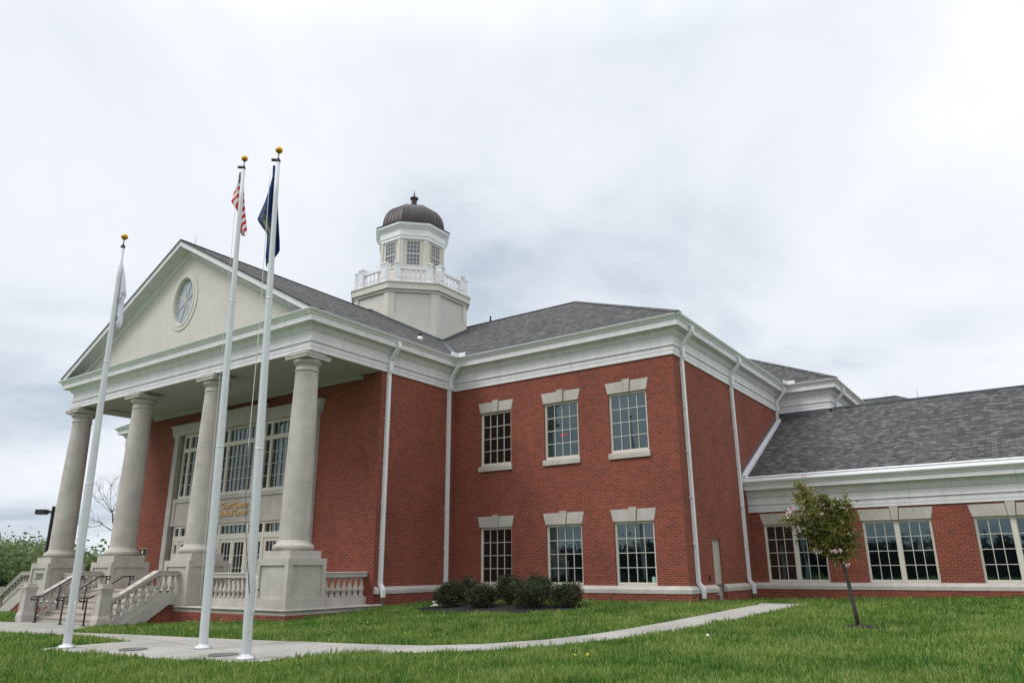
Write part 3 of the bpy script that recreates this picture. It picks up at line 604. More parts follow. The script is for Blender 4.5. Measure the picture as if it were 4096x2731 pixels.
# ---- columns, pedestals
PX=[-23.608,-18.95,-14.23,-9.413]; PY=-6.896
def panelled(mb,cx,cy,h,z0,z1,mar=.15,bot=.28,dep=.05,top=.19):
    c=h-dep; mb.box(cx-c,cx+c,cy-c,cy+c,z0,z1-.001)
    for sx,sy in ((1,0),(-1,0),(0,1),(0,-1)):
        def bx(u0,u1,a,b):
            if sx: x0_,x1_=cx+sx*c,cx+sx*h; mb.box(x0_,x1_,cy+u0,cy+u1,a,b)
            else: y0_,y1_=cy+sy*c,cy+sy*h; mb.box(cx+u0,cx+u1,y0_,y1_,a,b)
        e=h if sx else c
        bx(-e,-h+mar+.0,z0,z1); bx(h-mar,e,z0,z1); bx(-h+mar,h-mar,z1-top,z1); bx(-h+mar,h-mar,z0,z0+bot)
for i,x in enumerate(PX):
    col=MB()
    prof=[(.44,2.30)]+[(.44-.09*((t)**1.6),2.34+t*5.15) for t in np.linspace(0,1,14)]
    # stone drum joints as fine grooves
    pp=[]
    for (r,z),(r2,z2) in zip(prof[:-1],prof[1:]):
        pp.append((r,z))
    pp.append(prof[-1])
    col.lathe([(.44,2.28)]+pp+[(.352,7.5)],(x,PY,0),40,cap=False)
    o=P(col,'column','stone')
    jr=MB()
    for zj in (3.95,5.6):
        rj=.44-.09*(((zj-2.34)/5.15)**1.6)+.0025; jr.lathe([(rj,zj-.008),(rj-.0002,zj+.008)],(x,PY,0),40,cap=False)
    jr.build('drum_joint','joint_mortar',o)
    c=MB(); c.lathe([(.50,2.035),(.545,2.05),(.59,2.10),(.597,2.145),(.59,2.19),(.545,2.235),(.50,2.25),(.485,2.255),(.485,2.285),(.455,2.30),(.44,2.34)],(x,PY,0),40); c.build('base','stone',o)
    c=MB(); c.lathe([(.352,7.46),(.37,7.475),(.385,7.50),(.37,7.52),(.352,7.53),(.352,7.66),(.365,7.665),(.375,7.69),(.43,7.72),(.455,7.77),(.452,7.81),(.43,7.835),(.43,7.85)],(x,PY,0),40)
    c.box(x-.495,x+.495,PY-.495,PY+.495,7.846,7.95); c.box(x-.515,x+.515,PY-.515,PY+.515,7.935,7.972); c.box(x-.40,x+.40,PY-.40,PY+.40,7.972,8.10); c.build('capital','stone',o)
    c=MB(); panelled(c,x,PY,.699,.455,1.829); c.box(x-.572,x+.572,PY-.572,PY+.572,1.828,2.047); c.build('pedestal','stone',o)
text('2009',.36,(PX[0]-.01,PY-.699+.05-.006,1.22),(R(90),0,0),'engraved','date_lettering',ext=.006,parent=H,sx=.85)
# ---- platform
NX,NY=-8.653,-7.654
pf=MB(); pf.box(-24.4,NX-.10,NY+.10,yP,.30,.455)
P(pf,'platform_floor','stone')
pf=MB(); pf.box(PX[0]+.1,PX[3]-.14,-6.72,yP,.455,.92); P(pf,'portico_floor','concrete')
nos=[(-.05,.30),(-.02,.30),(-.02,.40),(.03,.405),(.045,.43),(.03,.455),(-.1,.462)]
P(MB().sweep([(-14.13,NY+.05),(NX-.04,NY+.05),(NX-.04,-3.89)],nos,closed=False),'platform_nosing','stone'); P(MB().sweep([(-24.5,NY+.05),(-19.05,NY+.05)],nos,closed=False),'platform_nosing','stone')
P(MB().box(-14.13,NX-.055,NY+.065,-3.91,-.3,.30),'platform_base','brick'); P(MB().box(-24.5,-19.05,NY+.065,yP,-.5,.30),'platform_base','brick')
# ---- balustrades
BPROF=[(.075,0),(.075,.05),(.05,.055),(.045,.075),(.06,.085),(.062,.10),(.045,.115),(.05,.13),(.078,.17),(.085,.21),(.078,.26),(.055,.33),(.042,.42),(.036,.475),(.048,.485),(.048,.50),(.036,.51),(.036,.53),(.05,.545),(.062,.56),(.062,.572)]
def baluster(mb,x,y,z,h=.6,seg=12,sq=.085):
    s_=h/.63
    mb.lathe([(r,z+.03*s_+q*s_) for r,q in BPROF],(x,y,0),seg); mb.box(x-sq,x+sq,y-sq,y+sq,z,z+.032*s_); mb.box(x-sq,x+sq,y-sq,y+sq,z+.6*s_,z+.63*s_)
def rail_x(xa,xb,y,n,parent=H,name='balustrade'):
    o=MB(); o.prism([(y-.11,.44),(y+.11,.44),(y+.11,.68),(y-.11,.68)],'x',xa,xb)
    r=P(o,name,'stone')
    q=MB(); q.prism([(y-.13,1.29),(y+.13,1.29),(y+.13,1.40),(y+.155,1.405),(y+.155,1.43),(y+.12,1.445),(y-.12,1.445),(y-.155,1.43),(y-.155,1.405),(y-.13,1.40)],'x',xa,xb); q.build('rail','stone',r)
    for i in range(n):
        b=MB(); baluster(b,xa+(xb-xa)*(i+.5)/n,y,.68,.61); b.build('baluster','stone',r)
def rail_y(ya,yb,x,n,name='balustrade'):
    o=MB(); o.prism([(x-.11,.44),(x+.11,.44),(x+.11,.68),(x-.11,.68)],'y',ya,yb)
    r=P(o,name,'stone')
    q=MB(); q.prism([(x-.13,1.29),(x+.13,1.29),(x+.13,1.40),(x+.155,1.405),(x+.155,1.43),(x+.12,1.445),(x-.12,1.445),(x-.155,1.43),(x-.155,1.405),(x-.13,1.40)],'y',ya,yb); q.build('rail','stone',r)
    for i in range(n):
        b=MB(); baluster(b,x,ya+(yb-ya)*(i+.5)/n,.68,.61); b.build('baluster','stone',r)
rail_x(PX[2]+.70,PX[3]-.70,PY,15); rail_x(PX[0]+.70,PX[1]-.70,PY,14)
rail_y(PY+.70,yP-.005,PX[3]+.03,9); rail_y(PY+.7,yP-.005,PX[0]-.03,9)
# ---- centre stair
st=MB(); nst=6; xa,xb=-18.82,-14.34
for i in range(nst):
    z1=-.05+(.92+.05)*(i+1)/nst; y0=-9.52+.285*i
    if i<nst-1: st.box(xa,xb,y0+.02,y0+.33,-.25,z1-.04)
    else: st.box(xa,xb,y0+.02,yF+.3,-.25,z1-.04)
P(st,'steps','stone')
tr_=MB()
for i in range(nst):
    z1=-.05+(.92+.05)*(i+1)/nst; y0=-9.52+.285*i
    tr_.box(xa,xb,y0-.01,y0+.325 if i<nst-1 else yF+.3,z1-.04,z1+.004*i/nst)
P(tr_,'step_treads','tread')
def stair_rail(xc,base=(0,0),name='stair_balustrade'):
    def sw(mbx,poly,x0_,x1_): mbx.prism(poly,'x',x0_,x1_)
    s1=MB(); sw(s1,[(-7.6,.49),(-7.82,.50),(-9.62,-.62 if 0 else -.10),(-9.64,.02),(-8.29,.80),(-7.6,.80)],xc-.10,xc+.10)
    # bottom edge follows the slope
    r=P(s1,name,'stone')
    s2=MB(); sw(s2,[(-7.84,.505),(-8.70,-.10),(-9.42,-.10),(-9.30,.01),(-8.14,.70)],xc-.125,xc+.135); s2.build('stringer','stone',r)
    rl=MB()
    for dx,t0,t1 in ((.13,0,-.115),(.155,.0,-.03)):
        tt=.0 if dx==.13 else .012
        sw(rl,[(-7.6,1.50+tt),(-8.29,1.51+tt),(-9.68,.66+tt),(-9.68,.66+t1+tt),(-8.26,1.51+t1+tt-.0),(-7.6,1.50+t1+tt)],xc-dx,xc+dx)
    rl.build('rail','stone',r)
    for i in range(9):
        if i<3: y=-7.72-.23*i; zb=.80; h=.58
        else: y=-7.72-.23*i; zb=.80-.615*(-8.29-y)*1 -.0; h=.60
        b=MB()
        if i>=3: b.box(xc-.085,xc+.085,y-.1,y+.1,zb-.14,zb); b.box(xc-.085,xc+.085,y-.1,y+.1,zb+h-.02,zb+h+.09)
        baluster(b,xc,y,zb,h); b.build('baluster','stone',r)
    # newel post
    p=MB(); y=-9.83; 
    p.lathe([(.20*1.414,-.15),(.20*1.414,.17),(.165*1.414,.28)],(xc,y,0),4,ph=math.pi/4,smooth=False)
    panelled(p,xc,y,.165,.27,.925,mar=.045,bot=.05,dep=.015,top=.05)
    p.box(xc-.18,xc+.18,y-.18,y+.18,.92,1.0); p.box(xc-.21,xc+.21,y-.21,y+.21,1.0,1.045); p.box(xc-.145,xc+.145,y-.145,y+.145,1.045,1.15)
    p.build('newel_post','stone',r)
    return r
stair_rail(-14.13); stair_rail(-18.90)
for ca,cb_ in ((-14.235,-14.12),(-19.0,-18.85)): P(MB().prism([(-7.59,.49),(-7.82,.50),(-8.72,-.12),(-8.72,-.3),(-7.59,-.3)],'x',ca,cb_),'stair_cheek','brick')
# ---- left side stair balustrade (descends to the west)
s1=MB(); yy=PY
s1.prism([(-24.3,.455),(-25.95,.46),(-27.9,-.5),(-28.2,-.5),(-28.2,-.12),(-26.25,.80),(-24.3,.80)],'y',yy-.11,yy+.11); r=P(s1,'side_balustrade','stone')
q=MB()
for dy,tt in ((.13,0),(.155,.012)): 
    t1=-.13 if dy==.13 else -.03
    q.prism([(-24.3,1.52+tt),(-26.38,1.52+tt),(-28.2,.60+tt),(-28.2,.60+t1+tt),(-26.36,1.52+t1+tt),(-24.3,1.52+t1+tt)],'y',yy-dy,yy+dy)
q.build('rail','stone',r)
for i in range(15):
    x=-24.5-.235*i; zb=.80 if x>-26.3 else .80-.49*(-26.3-x); b=MB()
    if x<=-26.3: b.box(x-.1,x+.1,yy-.08,yy+.08,zb-.1,zb); b.box(x-.1,x+.1,yy-.08,yy+.08,zb+.56,zb+.62)
    baluster(b,x,yy,zb,.58); b.build('baluster','stone',r)
p=MB(); xq=-28.35; p.box(xq-.2,xq+.2,yy-.2,yy+.2,-.5,.05); panelled(p,xq,yy,.165,.05,.70,mar=.045,bot=.05,dep=.015,top=.05); p.box(xq-.21,xq+.21,yy-.21,yy+.21,.70,.80); p.box(xq-.145,xq+.145,yy-.145,yy+.145,.80,.90); p.build('newel_post','stone',r)
mb=MB(); mb.prism([(-24.45,.455),(-25.95,.455),(-27.95,-.5),(-24.45,-.5)],'y',yy-.09,yy+.09); P(mb,'side_stair_cheek','brick')
# ---- downspouts
def dspout(x,y,dirx,bend=True,zbot=.55,off0=.485,wt_=True,ztop=9.12,name='downspout',zt2=None):
    """against an x-facing wall; dirx=+1: wall faces +x"""
    w2=.068; d=MB()
    pts=[(off0,ztop),(off0,8.93),(.125,8.50),(.125,8.12),(.062,8.0)]
    if zt2: pts+=[(.062,zt2)]
    elif wt_: pts+=[(.062,1.06),(.20,.88),(.20,zbot)]
    else: pts+=[(.062,zbot)]
    # rectangular section mitred in the x-z plane
    n=len(pts); L_=[];R_=[]
    for i,(o,z) in enumerate(pts):
        def un(a,b): v=Vector((b[0]-a[0],b[1]-a[1])).normalized(); return Vector((-v.y,v.x))
        if i==0: nn=un(pts[0],pts[1])
        elif i==n-1: nn=un(pts[-2],pts[-1])
        else: a_,b_=un(pts[i-1],pts[i]),un(pts[i],pts[i+1]); nn=(a_+b_)/(1+a_.dot(b_))
        L_.append((o+nn.x*.048,z+nn.y*.048)); R_.append((o-nn.x*.048,z-nn.y*.048))
    for i in range(n-1):
        pl=[L_[i],L_[i+1],R_[i+1],R_[i]]
        d.prism([(x+dirx*a,b) for a,b in pl],'y',y-w2,y+w2)
    o=P(d,name,'white_trim')
    z=7.85
    while z>1.1 and not (zt2 and z<zt2):
        s_=MB(); s_.box(x,x+dirx*.112,y-w2-.035,y-w2,z-.012,z+.012); s_.box(x,x+dirx*.112,y+w2,y+w2+.012,z-.012,z+.012); s_.box(x+dirx*.1025,x+dirx*.107,y-w2,y+w2,z-.012,z+.012); z-=1.42; s_.build('strap','white_trim',o)
    if wt_ and not zt2: 
        b=MB(); b.box(x+dirx*.14,x+dirx*.26,y-w2-.014,y+w2+.014,0,zbot+.0); b.build('boot','dark_iron',o)
    return o
dspout(xI,-3.70,1,zbot=.66); dspout(xI,-.42,1,zbot=.66); dspout(0,.62,1,zbot=.62); dspout(0,5.42,1,zbot=.62); dspout(0,11.42,1,zt2=7.62); dspout(X3,13.0,1,zt2=7.2)
# ---- side door
mb=MB(); mb.box(-.16,-.10,DOOR[0],DOOR[1],.3,DOOR[3]); o=P(mb,'service_door','door_paint')
MB().box(-.1,-.06,DOOR[0],DOOR[0]+.04,.3,DOOR[3]-.04).box(-.1,-.06,DOOR[1]-.04,DOOR[1],.3,DOOR[3]-.04).box(-.1,-.06,DOOR[0],DOOR[1],DOOR[3]-.05,DOOR[3]).build('door_frame','door_paint',o)
h_=MB(); h_.tube([(-.10,DOOR[0]+.1,1.4),(-.04,DOOR[0]+.1,1.4),(-.04,DOOR[0]+.2,1.4)],.012)
h_.build('handle','grey_box',o)
mb=MB()
yq=DOOR[0]-.1
while yq<DOOR[1]+.1: mb.box(.0,.006,yq,yq+.058,DOOR[3]+.005,DOOR[3]+.2); yq+=.068
P(mb,'soldier_course','brick')
MB().box(.0,.05,1.655,1.775,1.13,1.27).build('card_reader','black_steel',H); MB().box(.05,.053,1.69,1.74,1.16,1.23).build('card_reader_face','grey_box',H)
o=MB().box(B0,B0+.09,1.93,2.02,.66,.74); o.tube([(B0+.05,1.97,.7),(B0+.12,1.97,.66),(B0+.12,1.97,.6)],.025); P(o,'hose_bib','grey_box')
ex=bpy.data.materials.new('red_light'); ex.use_nodes=True; eb=ex.node_tree.nodes['Principled BSDF']; eb.inputs['Base Color'].default_value=(.2,.01,.02,1); eb.inputs['Emission Color'].default_value=(1,.08,.12,1); eb.inputs['Emission Strength'].default_value=.32; M['red_light']=ex
text('EXIT',.17,(-4.19,.119,5.86),(R(90),0,0),'red_light','exit_sign_lettering',ext=.001,parent=H)
o=MB().box(-8.17,-8.0,-.06,.0,1.0,1.19); P(o,'outlet_box','grey_box'); MB().box(-8.14,-8.03,-.075,-.06,1.02,1.16).build('outlet_cover','pvc',H)
# ---- cupola
CXc,CYc=-16.5,5.3; T8=math.tan(math.pi/8)
cu=P(MB().lathe([(2.80/math.cos(math.pi/8),9.5),(2.80/math.cos(math.pi/8),14.62)],(CXc,CYc,0),8,ph=math.pi/8,smooth=False),'cupola','stucco')
def octring(prof,name,material,parent,ph=math.pi/8,seg=8):
    c=math.cos(math.pi/8); return MB().lathe([(r/c,z) for r,z in prof],(CXc,CYc,0),8,ph=ph,smooth=False).build(name,material,parent)
octring([(2.86,14.45),(2.90,14.47),(2.90,14.585),(3.0,14.60),(3.0,14.90),(3.045,14.91),(3.045,14.985),(2.98,15.0)],'cap','stucco_light',cu)
pb=MB()
for k_ in range(8):   # corner pilaster strips + sloping bottom boards follow
    a=math.pi/8+k_*math.pi/4; Rc=2.86/math.cos(math.pi/8); cx_,cy_=CXc+Rc*math.cos(a),CYc+Rc*math.sin(a)
    for s_ in (1,-1):
        fa=a+s_*math.pi/8; t=Vector((-math.sin(fa),math.cos(fa),0))*(-s_ if 0 else (-1 if s_>0 else 1)); n_=Vector((math.cos(fa),math.sin(fa),0))
        p0=Vector((cx_,cy_,0)); w_=.30
        t=Vector((CXc,CYc,0))+n_*2.86-p0; t.normalize()
        q=[p0,p0+t*w_,p0+t*w_-n_*.07,p0-n_*.07]
        for zz0,zz1 in ((9.5,14.46),): pb.add([(v.x,v.y,zz0) for v in q]+[(v.x,v.y,zz1) for v in q],[(0,3,2,1),(4,5,6,7),(0,1,5,4),(1,2,6,5),(2,3,7,6),(3,0,4,7)])
pb.build('corner_board','stucco_light',cu)
# sloping base boards and flashing where the body meets the roofs
def roofz(x,y): return max(gz-SL*abs(x-GX) if y<7.5 else -9, ez+SL*(y+eo) if y<=yr else pz-SL*(y-yr))
bb=MB(); fl_=MB()
for k_ in range(8):
    fa=k_*math.pi/4; n_=Vector((math.cos(fa),math.sin(fa))); t=Vector((-n_.y,n_.x)); hw8=2.868*T8
    c0=Vector((CXc,CYc))
    ns=24
    for i in range(ns):
        u0=-hw8+2*hw8*i/ns; u1=-hw8+2*hw8*(i+1)/ns
        for mbx,off,a0,a1 in ((bb,2.868,.10,.46),(fl_,2.90,-.12,.12)):
            p=c0+n_*off+t*u0; q=c0+n_*off+t*u1; z0_,z1_=roofz(p.x,p.y),roofz(q.x,q.y)
            mbx.quad((p.x,p.y,z0_+a0),(q.x,q.y,z1_+a0),(q.x,q.y,z1_+a1),(p.x,p.y,z0_+a1))
bb.build('base_board','stucco_light',cu); fl_.build('flashing','flashing',cu)
# drum
octring([(1.62,14.98),(1.62,18.0)],'drum','stucco_light',cu)
octring([(1.68,14.98),(1.68,16.28),(1.72,16.28),(1.72,16.36),(1.63,16.38)],'drum_base','stucco_light',cu)
octring([(1.66,17.87),(1.70,17.88),(1.70,18.03),(1.72,18.05),(1.74,18.06),(1.74,18.10),(1.71,18.11),(1.71,18.40),(1.74,18.42),(1.76,18.45),(1.80,18.50),(1.87,18.56),(1.91,18.62),(1.91,18.72),(1.89,18.74)],'drum_entablature','white_trim',cu)
octring([(1.88,18.73),(1.94,18.735),(1.945,18.775),(1.70,18.80),(1.55,18.82)],'eave_edge','dark_edge',cu)
dm=MB(); prof=[]
for i in range(15):
    t=i/14*math.pi/2; prof.append(((.22+1.40*math.cos(t)**.82),18.80+1.58*math.sin(t)**.86))
prof[-1]=(.16,20.39)
dm.lathe([(r/math.cos(math.pi/8),z) for r,z in prof],(CXc,CYc,0),8,ph=math.pi/8,smooth=False)
dome=dm.build('dome','bronze',cu)
sm=MB()
for k_ in range(8):
    fa=k_*math.pi/4; n_=Vector((math.cos(fa),math.sin(fa),0)); t=Vector((-n_.y,n_.x,0))
    for f_ in (-1,-.6,-.2,.2,.6):
        pts=[Vector((CXc,CYc,0))+n_*(r+.012)+t*(f_*r*T8)+Vector((0,0,z)) for r,z in prof]; sm.tube(pts,.016,seg=4)
o=sm.build('seam','bronze',cu)
P2=math.pi/8
ln=MB(); ln.lathe([(.20,20.34),(.20,20.48),(.165,20.50),(.165,21.03),(.24,21.05),(.24,21.09),(.19,21.15),(.10,21.21),(.04,21.25)],(CXc,CYc,0),8,ph=P2,smooth=False); ln.build('lantern','bronze',cu)
fi=MB(); fi.lathe([(.03,21.22),(.02,21.27),(.05,21.30),(.05,21.33),(.02,21.36),(.03,21.40),(.035,21.42),(.015,21.45),(.025,21.49),(.01,21.53),(.006,21.68)],(CXc,CYc,0),10); fi.build('finial','bronze',cu)
for k_ in range(8):
    fa=k_*math.pi/4; n_=Vector((math.cos(fa),math.sin(fa),0)); t=Vector((-n_.y,n_.x,0)); c0=Vector((CXc,CYc,0))
    Mx=Matrix((t,n_,Vector((0,0,1)))).transposed()
    def W(mbx,u0,u1,d0,d1,z0_,z1_):
        q=[c0+t*u+n_*d for u,d in ((u0,d0),(u1,d0),(u1,d1),(u0,d1))]
        mbx.add([(v.x,v.y,z0_) for v in q]+[(v.x,v.y,z1_) for v in q],[(0,3,2,1),(4,5,6,7),(0,1,5,4),(1,2,6,5),(2,3,7,6),(3,0,4,7)])
    f=MB(); ww=.36; z0_,z1_=16.40,17.80
    W(f,-ww,-ww+.035,1.60,1.66,z0_,z1_); W(f,ww-.035,ww,1.60,1.66,z0_,z1_); W(f,-ww,ww,1.60,1.661,z1_-.035,z1_); W(f,-ww,ww,1.60,1.661,z0_,z0_+.05); W(f,-ww,ww,1.60,1.662,17.04,17.10)
    for i in (1,2,3): u=-ww+2*ww*i/4; W(f,u-.011,u+.011,1.60,1.65,z0_,z1_)
    for z in (16.62,16.84,17.33,17.56): W(f,-ww,ww,1.60,1.648,z-.010,z+.010)
    o=f.build('cupola_window','frame_paint',cu)
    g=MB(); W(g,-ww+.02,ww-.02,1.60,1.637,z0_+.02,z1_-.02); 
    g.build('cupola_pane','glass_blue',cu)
    hwf=1.66*T8
    for u_ in (-hwf,hwf-.17): pl=MB(); W(pl,u_,u_+.17,1.60,1.675,16.38,17.88); pl.build('pilaster','stucco_light',cu)
    # balustrade on the cap
    b=MB(); Rb=2.72; hb=Rb*T8-.04
    for s_ in (-1,1):
        hb=.97; u=s_*(hb-.17); W(b,u-.16,u+.16,Rb-.16,Rb+.16,14.98,16.0); W(b,u-.19,u+.19,Rb-.19,Rb+.19,15.98,16.06); W(b,u-.18,u+.18,Rb-.18,Rb+.18,14.98,15.12)
        W(b,u-.10,u+.10,Rb+.155,Rb+.175,15.2,15.26);W(b,u-.10,u+.10,Rb+.155,Rb+.175,15.84,15.9);W(b,u-.10,u-.07,Rb+.155,Rb+.175,15.2,15.9);W(b,u+.07,u+.10,Rb+.155,Rb+.175,15.2,15.9)
    e=hb-.33; 
    W(b,-e,e,Rb-.09,Rb+.09,15.72,15.83); W(b,-e,e,Rb-.07,Rb+.07,15.0,15.12)
    for i in range(5):
        u=-e+2*e*(i+.5)/5; v=c0+t*u+n_*Rb
        b.lathe([(r*.85,15.12+q*1.05) for r,q in BPROF],(v.x,v.y,0),10)
    b.build('cupola_balustrade','white_trim',cu)
# ---- roof vent pipe, lightning rods, small roof items
mb=MB(); vx,vy=-10.55,-.42; vz=gz-SL*abs(vx-GX); mb.lathe([(.14,vz-.1),(.10,vz+.10),(.085,vz+.11)],(vx,vy,0),14); o=P(mb,'vent_flashing','white_trim')
mb=MB(); mb.lathe([(.07,vz+.10),(.07,vz+.30)],(vx,vy,0),14); P(mb,'vent_pipe','black_steel')
for (x,y,z) in [(GX,yg+.6,gz),(GX,yg+4.2,gz),(pb_x:=pb[0]-.0,yr,pz) if 0 else (x1-(yr-y0),yr,pz),(bx-.6,by,bz),(5.55,wr,wzr),(10.2,wr,wzr)]:
    MB().tube([(x,y,z),(x,y,z+.42)],.009,seg=6).build('lightning_rod','grey_box',H)
mb=MB(); mb.lathe([(.05,0),(.05,.12),(.03,.16),(.05,.2),(.03,.34)],(-13.3,yr,pz),8); P(mb,'ridge_vent','dark_edge')
# ------------------------------------------------------------------ plaque on the portico wall
pq=empty('wall_plaque',(-22.7,yP,2.15),'black memorial plaque with a gold seal on the brick beside the entrance','plaque')
def PL(mb,name,material,par,**t):
    o=mb.build(name,material,par,**t); 
    return o
def local(mb,org): mb.v=[(a-org[0],b-org[1],c-org[2]) for a,b,c in mb.v]; return mb
org=(-22.7,yP,2.15)
local(MB().box(-23.0,-22.4,yP-.04,yP-.001,1.75,2.42),org).build('panel','black_plaque',pq)
local(MB().box(-23.02,-22.38,yP-.03,yP-.0005,1.73,2.44),org).build('border','gold_letter',pq)
cc=MB(); 
vs=[(0,-.045,.13)]+[(.07*math.cos(a),-.045,.13+.085*math.sin(a)) for a in np.linspace(0,2*math.pi,20,endpoint=False)]
cc.add(vs,[(0,1+(i+1)%20,1+i) for i in range(20)]); cc.add([(x,-.041,z) for x,y,z in vs],[(0,1+i,1+(i+1)%20) for i in range(20)]); cc.build('seal','gold_letter',pq)
ll=MB(); 
for i in range(9): ll.box(-.2+.02*(i%3),.2-.03*(i%2),-.0425,-.041,-.02-.04*i,-.008-.04*i)
ll.build('inscription','gold_letter',pq)
# ------------------------------------------------------------------ black handrails on the steps
for hx,lab in ((-18.03,'black steel handrail on the steps beside the left newel post'),(-16.35,'black steel handrail standing in the middle of the steps'),(-14.93,'black steel handrail on the steps close to the right newel post')):
    gzh=G(hx,-9.9); hr=empty('handrail',(hx,-9.9,gzh),lab,'handrail','black handrails on the entrance steps')
    z=lambda q:q-gzh
    m_=MB(); m_.tube([(0,-.02,z(.66)),(0,-.20,z(.66)),(0,-.22,z(.70)),(0,-.20,z(.745)),(0,-.05,z(.75)),(0,.10,z(.75)),(0,1.00,z(1.352)),(0,1.32,z(1.352)),(0,1.35,z(1.32)),(0,1.33,z(1.27)),(0,1.25,z(1.26))],.021,seg=8); m_.build('rail','black_steel',hr)
    m_=MB(); m_.tube([(0,0,0),(0,0,z(.75))],.026,seg=8); m_.lathe([(.06,0),(.06,.03),(.03,.05)],(0,0,.02),12); m_.build('post','black_steel',hr)
    m_=MB(); m_.tube([(0,1.22,z(.6)),(0,1.22,z(1.35))],.026,seg=8); m_.build('post','black_steel',hr)
    m_=MB(); m_.tube([(0,.62,z(.35)),(0,.62,z(1.1))],.022,seg=8); m_.build('post','black_steel',hr)
# ------------------------------------------------------------------ flagpoles
rh=Vector((rt.x,rt.y,0)).normalized(); fh=Vector((fw.x,fw.y,0)).normalized()
def flagpole(name,base,top_xy,h,r0,r1,label,ball,rope=True,external=True):
    bz=G(*base)+.02; o=empty(name,(base[0],base[1],bz),label,'flagpole','white flagpoles on the concrete pad')
    T=Vector((top_xy[0]-base[0],top_xy[1]-base[1],h-bz))
    def at(t,off=(0,0)): q=T*t; return q+rh*off[0]+fh*off[1]
    m_=MB(); pts=[T*t for t in np.linspace(0,1,13)]; n=20; vs=[];fs=[]
    for i,p in enumerate(pts):
        t=i/12; r=r0 if t<.35 else r0+(r1-r0)*(t-.35)/.65
        for k_ in range(n): a=2*math.pi*k_/n; vs.append((p.x+r*math.cos(a),p.y+r*math.sin(a),p.z))
    for i in range(12):
        for k_ in range(n): fs.append((i*n+k_,i*n+(k_+1)%n,(i+1)*n+(k_+1)%n,(i+1)*n+k_))
    fs.append(tuple(12*n+k_ for k_ in range(n))); m_.add(vs,fs,True); m_.build('pole','pole_paint',o)
    m_=MB(); m_.lathe([(.165,0),(.17,.02),(.16,.045),(.125,.062),(r0+.01,.07),(r0,.09)],(0,0,0),28); m_.build('base_collar','aluminium',o)
    rr=MB()
    for t in (.37,.68): 
        q=T*t; r=(r0 if t<.35 else r0+(r1-r0)*(t-.35)/.65)+.003; rr.lathe([(r,-.012),(r,.012)],tuple(q),20)
    rr.build('joint_ring','aluminium',o)
    m_=MB(); m_.lathe([(r1+.004,0),(r1+.01,.03),(r1,.06),(.03,.09),(.012,.10),(.012,.24)],tuple(T),14); 
    m_.build('cap','dark_bronze',o)
    if external: MB().tube([T+Vector((0,0,.05)),T+rh*(-.14)+Vector((0,0,.06))],.035,seg=8).build('truck','dark_bronze',o)
    m_=MB(); m_.lathe([(.001,-ball)]+[(ball*math.cos(a),ball*math.sin(a)) for a in np.linspace(-1.4,1.4,13)]+[(.001,ball)],tuple(T+Vector((0,0,.22+ball))),24); m_.build('ball','gold_ball',o)
    return o,T,Vector((base[0],base[1],bz))
F1=flagpole('flagpole',(-7.91,-13.66),(-8.245,-13.666),8.97,.082,.044,'white flagpole nearest the entrance steps, carrying the white flag',.078,external=False)
F2=flagpole('flagpole',(-5.30,-12.29),(-5.775,-12.282),10.94,.088,.042,'middle white flagpole, carrying the red white and blue flag',.078)
F3=flagpole('flagpole',(-2.985,-12.975),(-3.445,-12.981),9.99,.084,.046,'white flagpole nearest the lawn edge, carrying the dark blue flag',.078)
def rope_(F,t0,t1,off0,off1,mat_='rope',sag=.0,name='rope',r=.007):
    o,T,B=F; pts=[]
    for i in range(13):
        s_=i/12; t=t0+(t1-t0)*s_; off=off0+(off1-off0)*s_; pts.append(T*t+rh*off-fh*(.10-.06*t)+rh*(-sag*math.sin(math.pi*s_)))
    MB().tube(pts,r,seg=6).build(name,mat_,o)
rope_(F2,.98,.08,-.10,-.105,'rope',r=.005); rope_(F3,.98,.55,-.14,-.14); rope_(F3,.60,.36,-.14,-.19); rope_(F3,.36,.11,-.19,.02,'dark_rope',sag=.05)
rope_(F3,.14,.075,.125,.11,'rope',r=.013,sag=-.03)
MB().tube([F3[1]*.115+rh*.1,F3[1]*.115+rh*.16],.015,seg=6).build('cleat','dark_bronze',F3[0])
rope_(F1,.10,.05,.10,.10,'rope',r=.014)
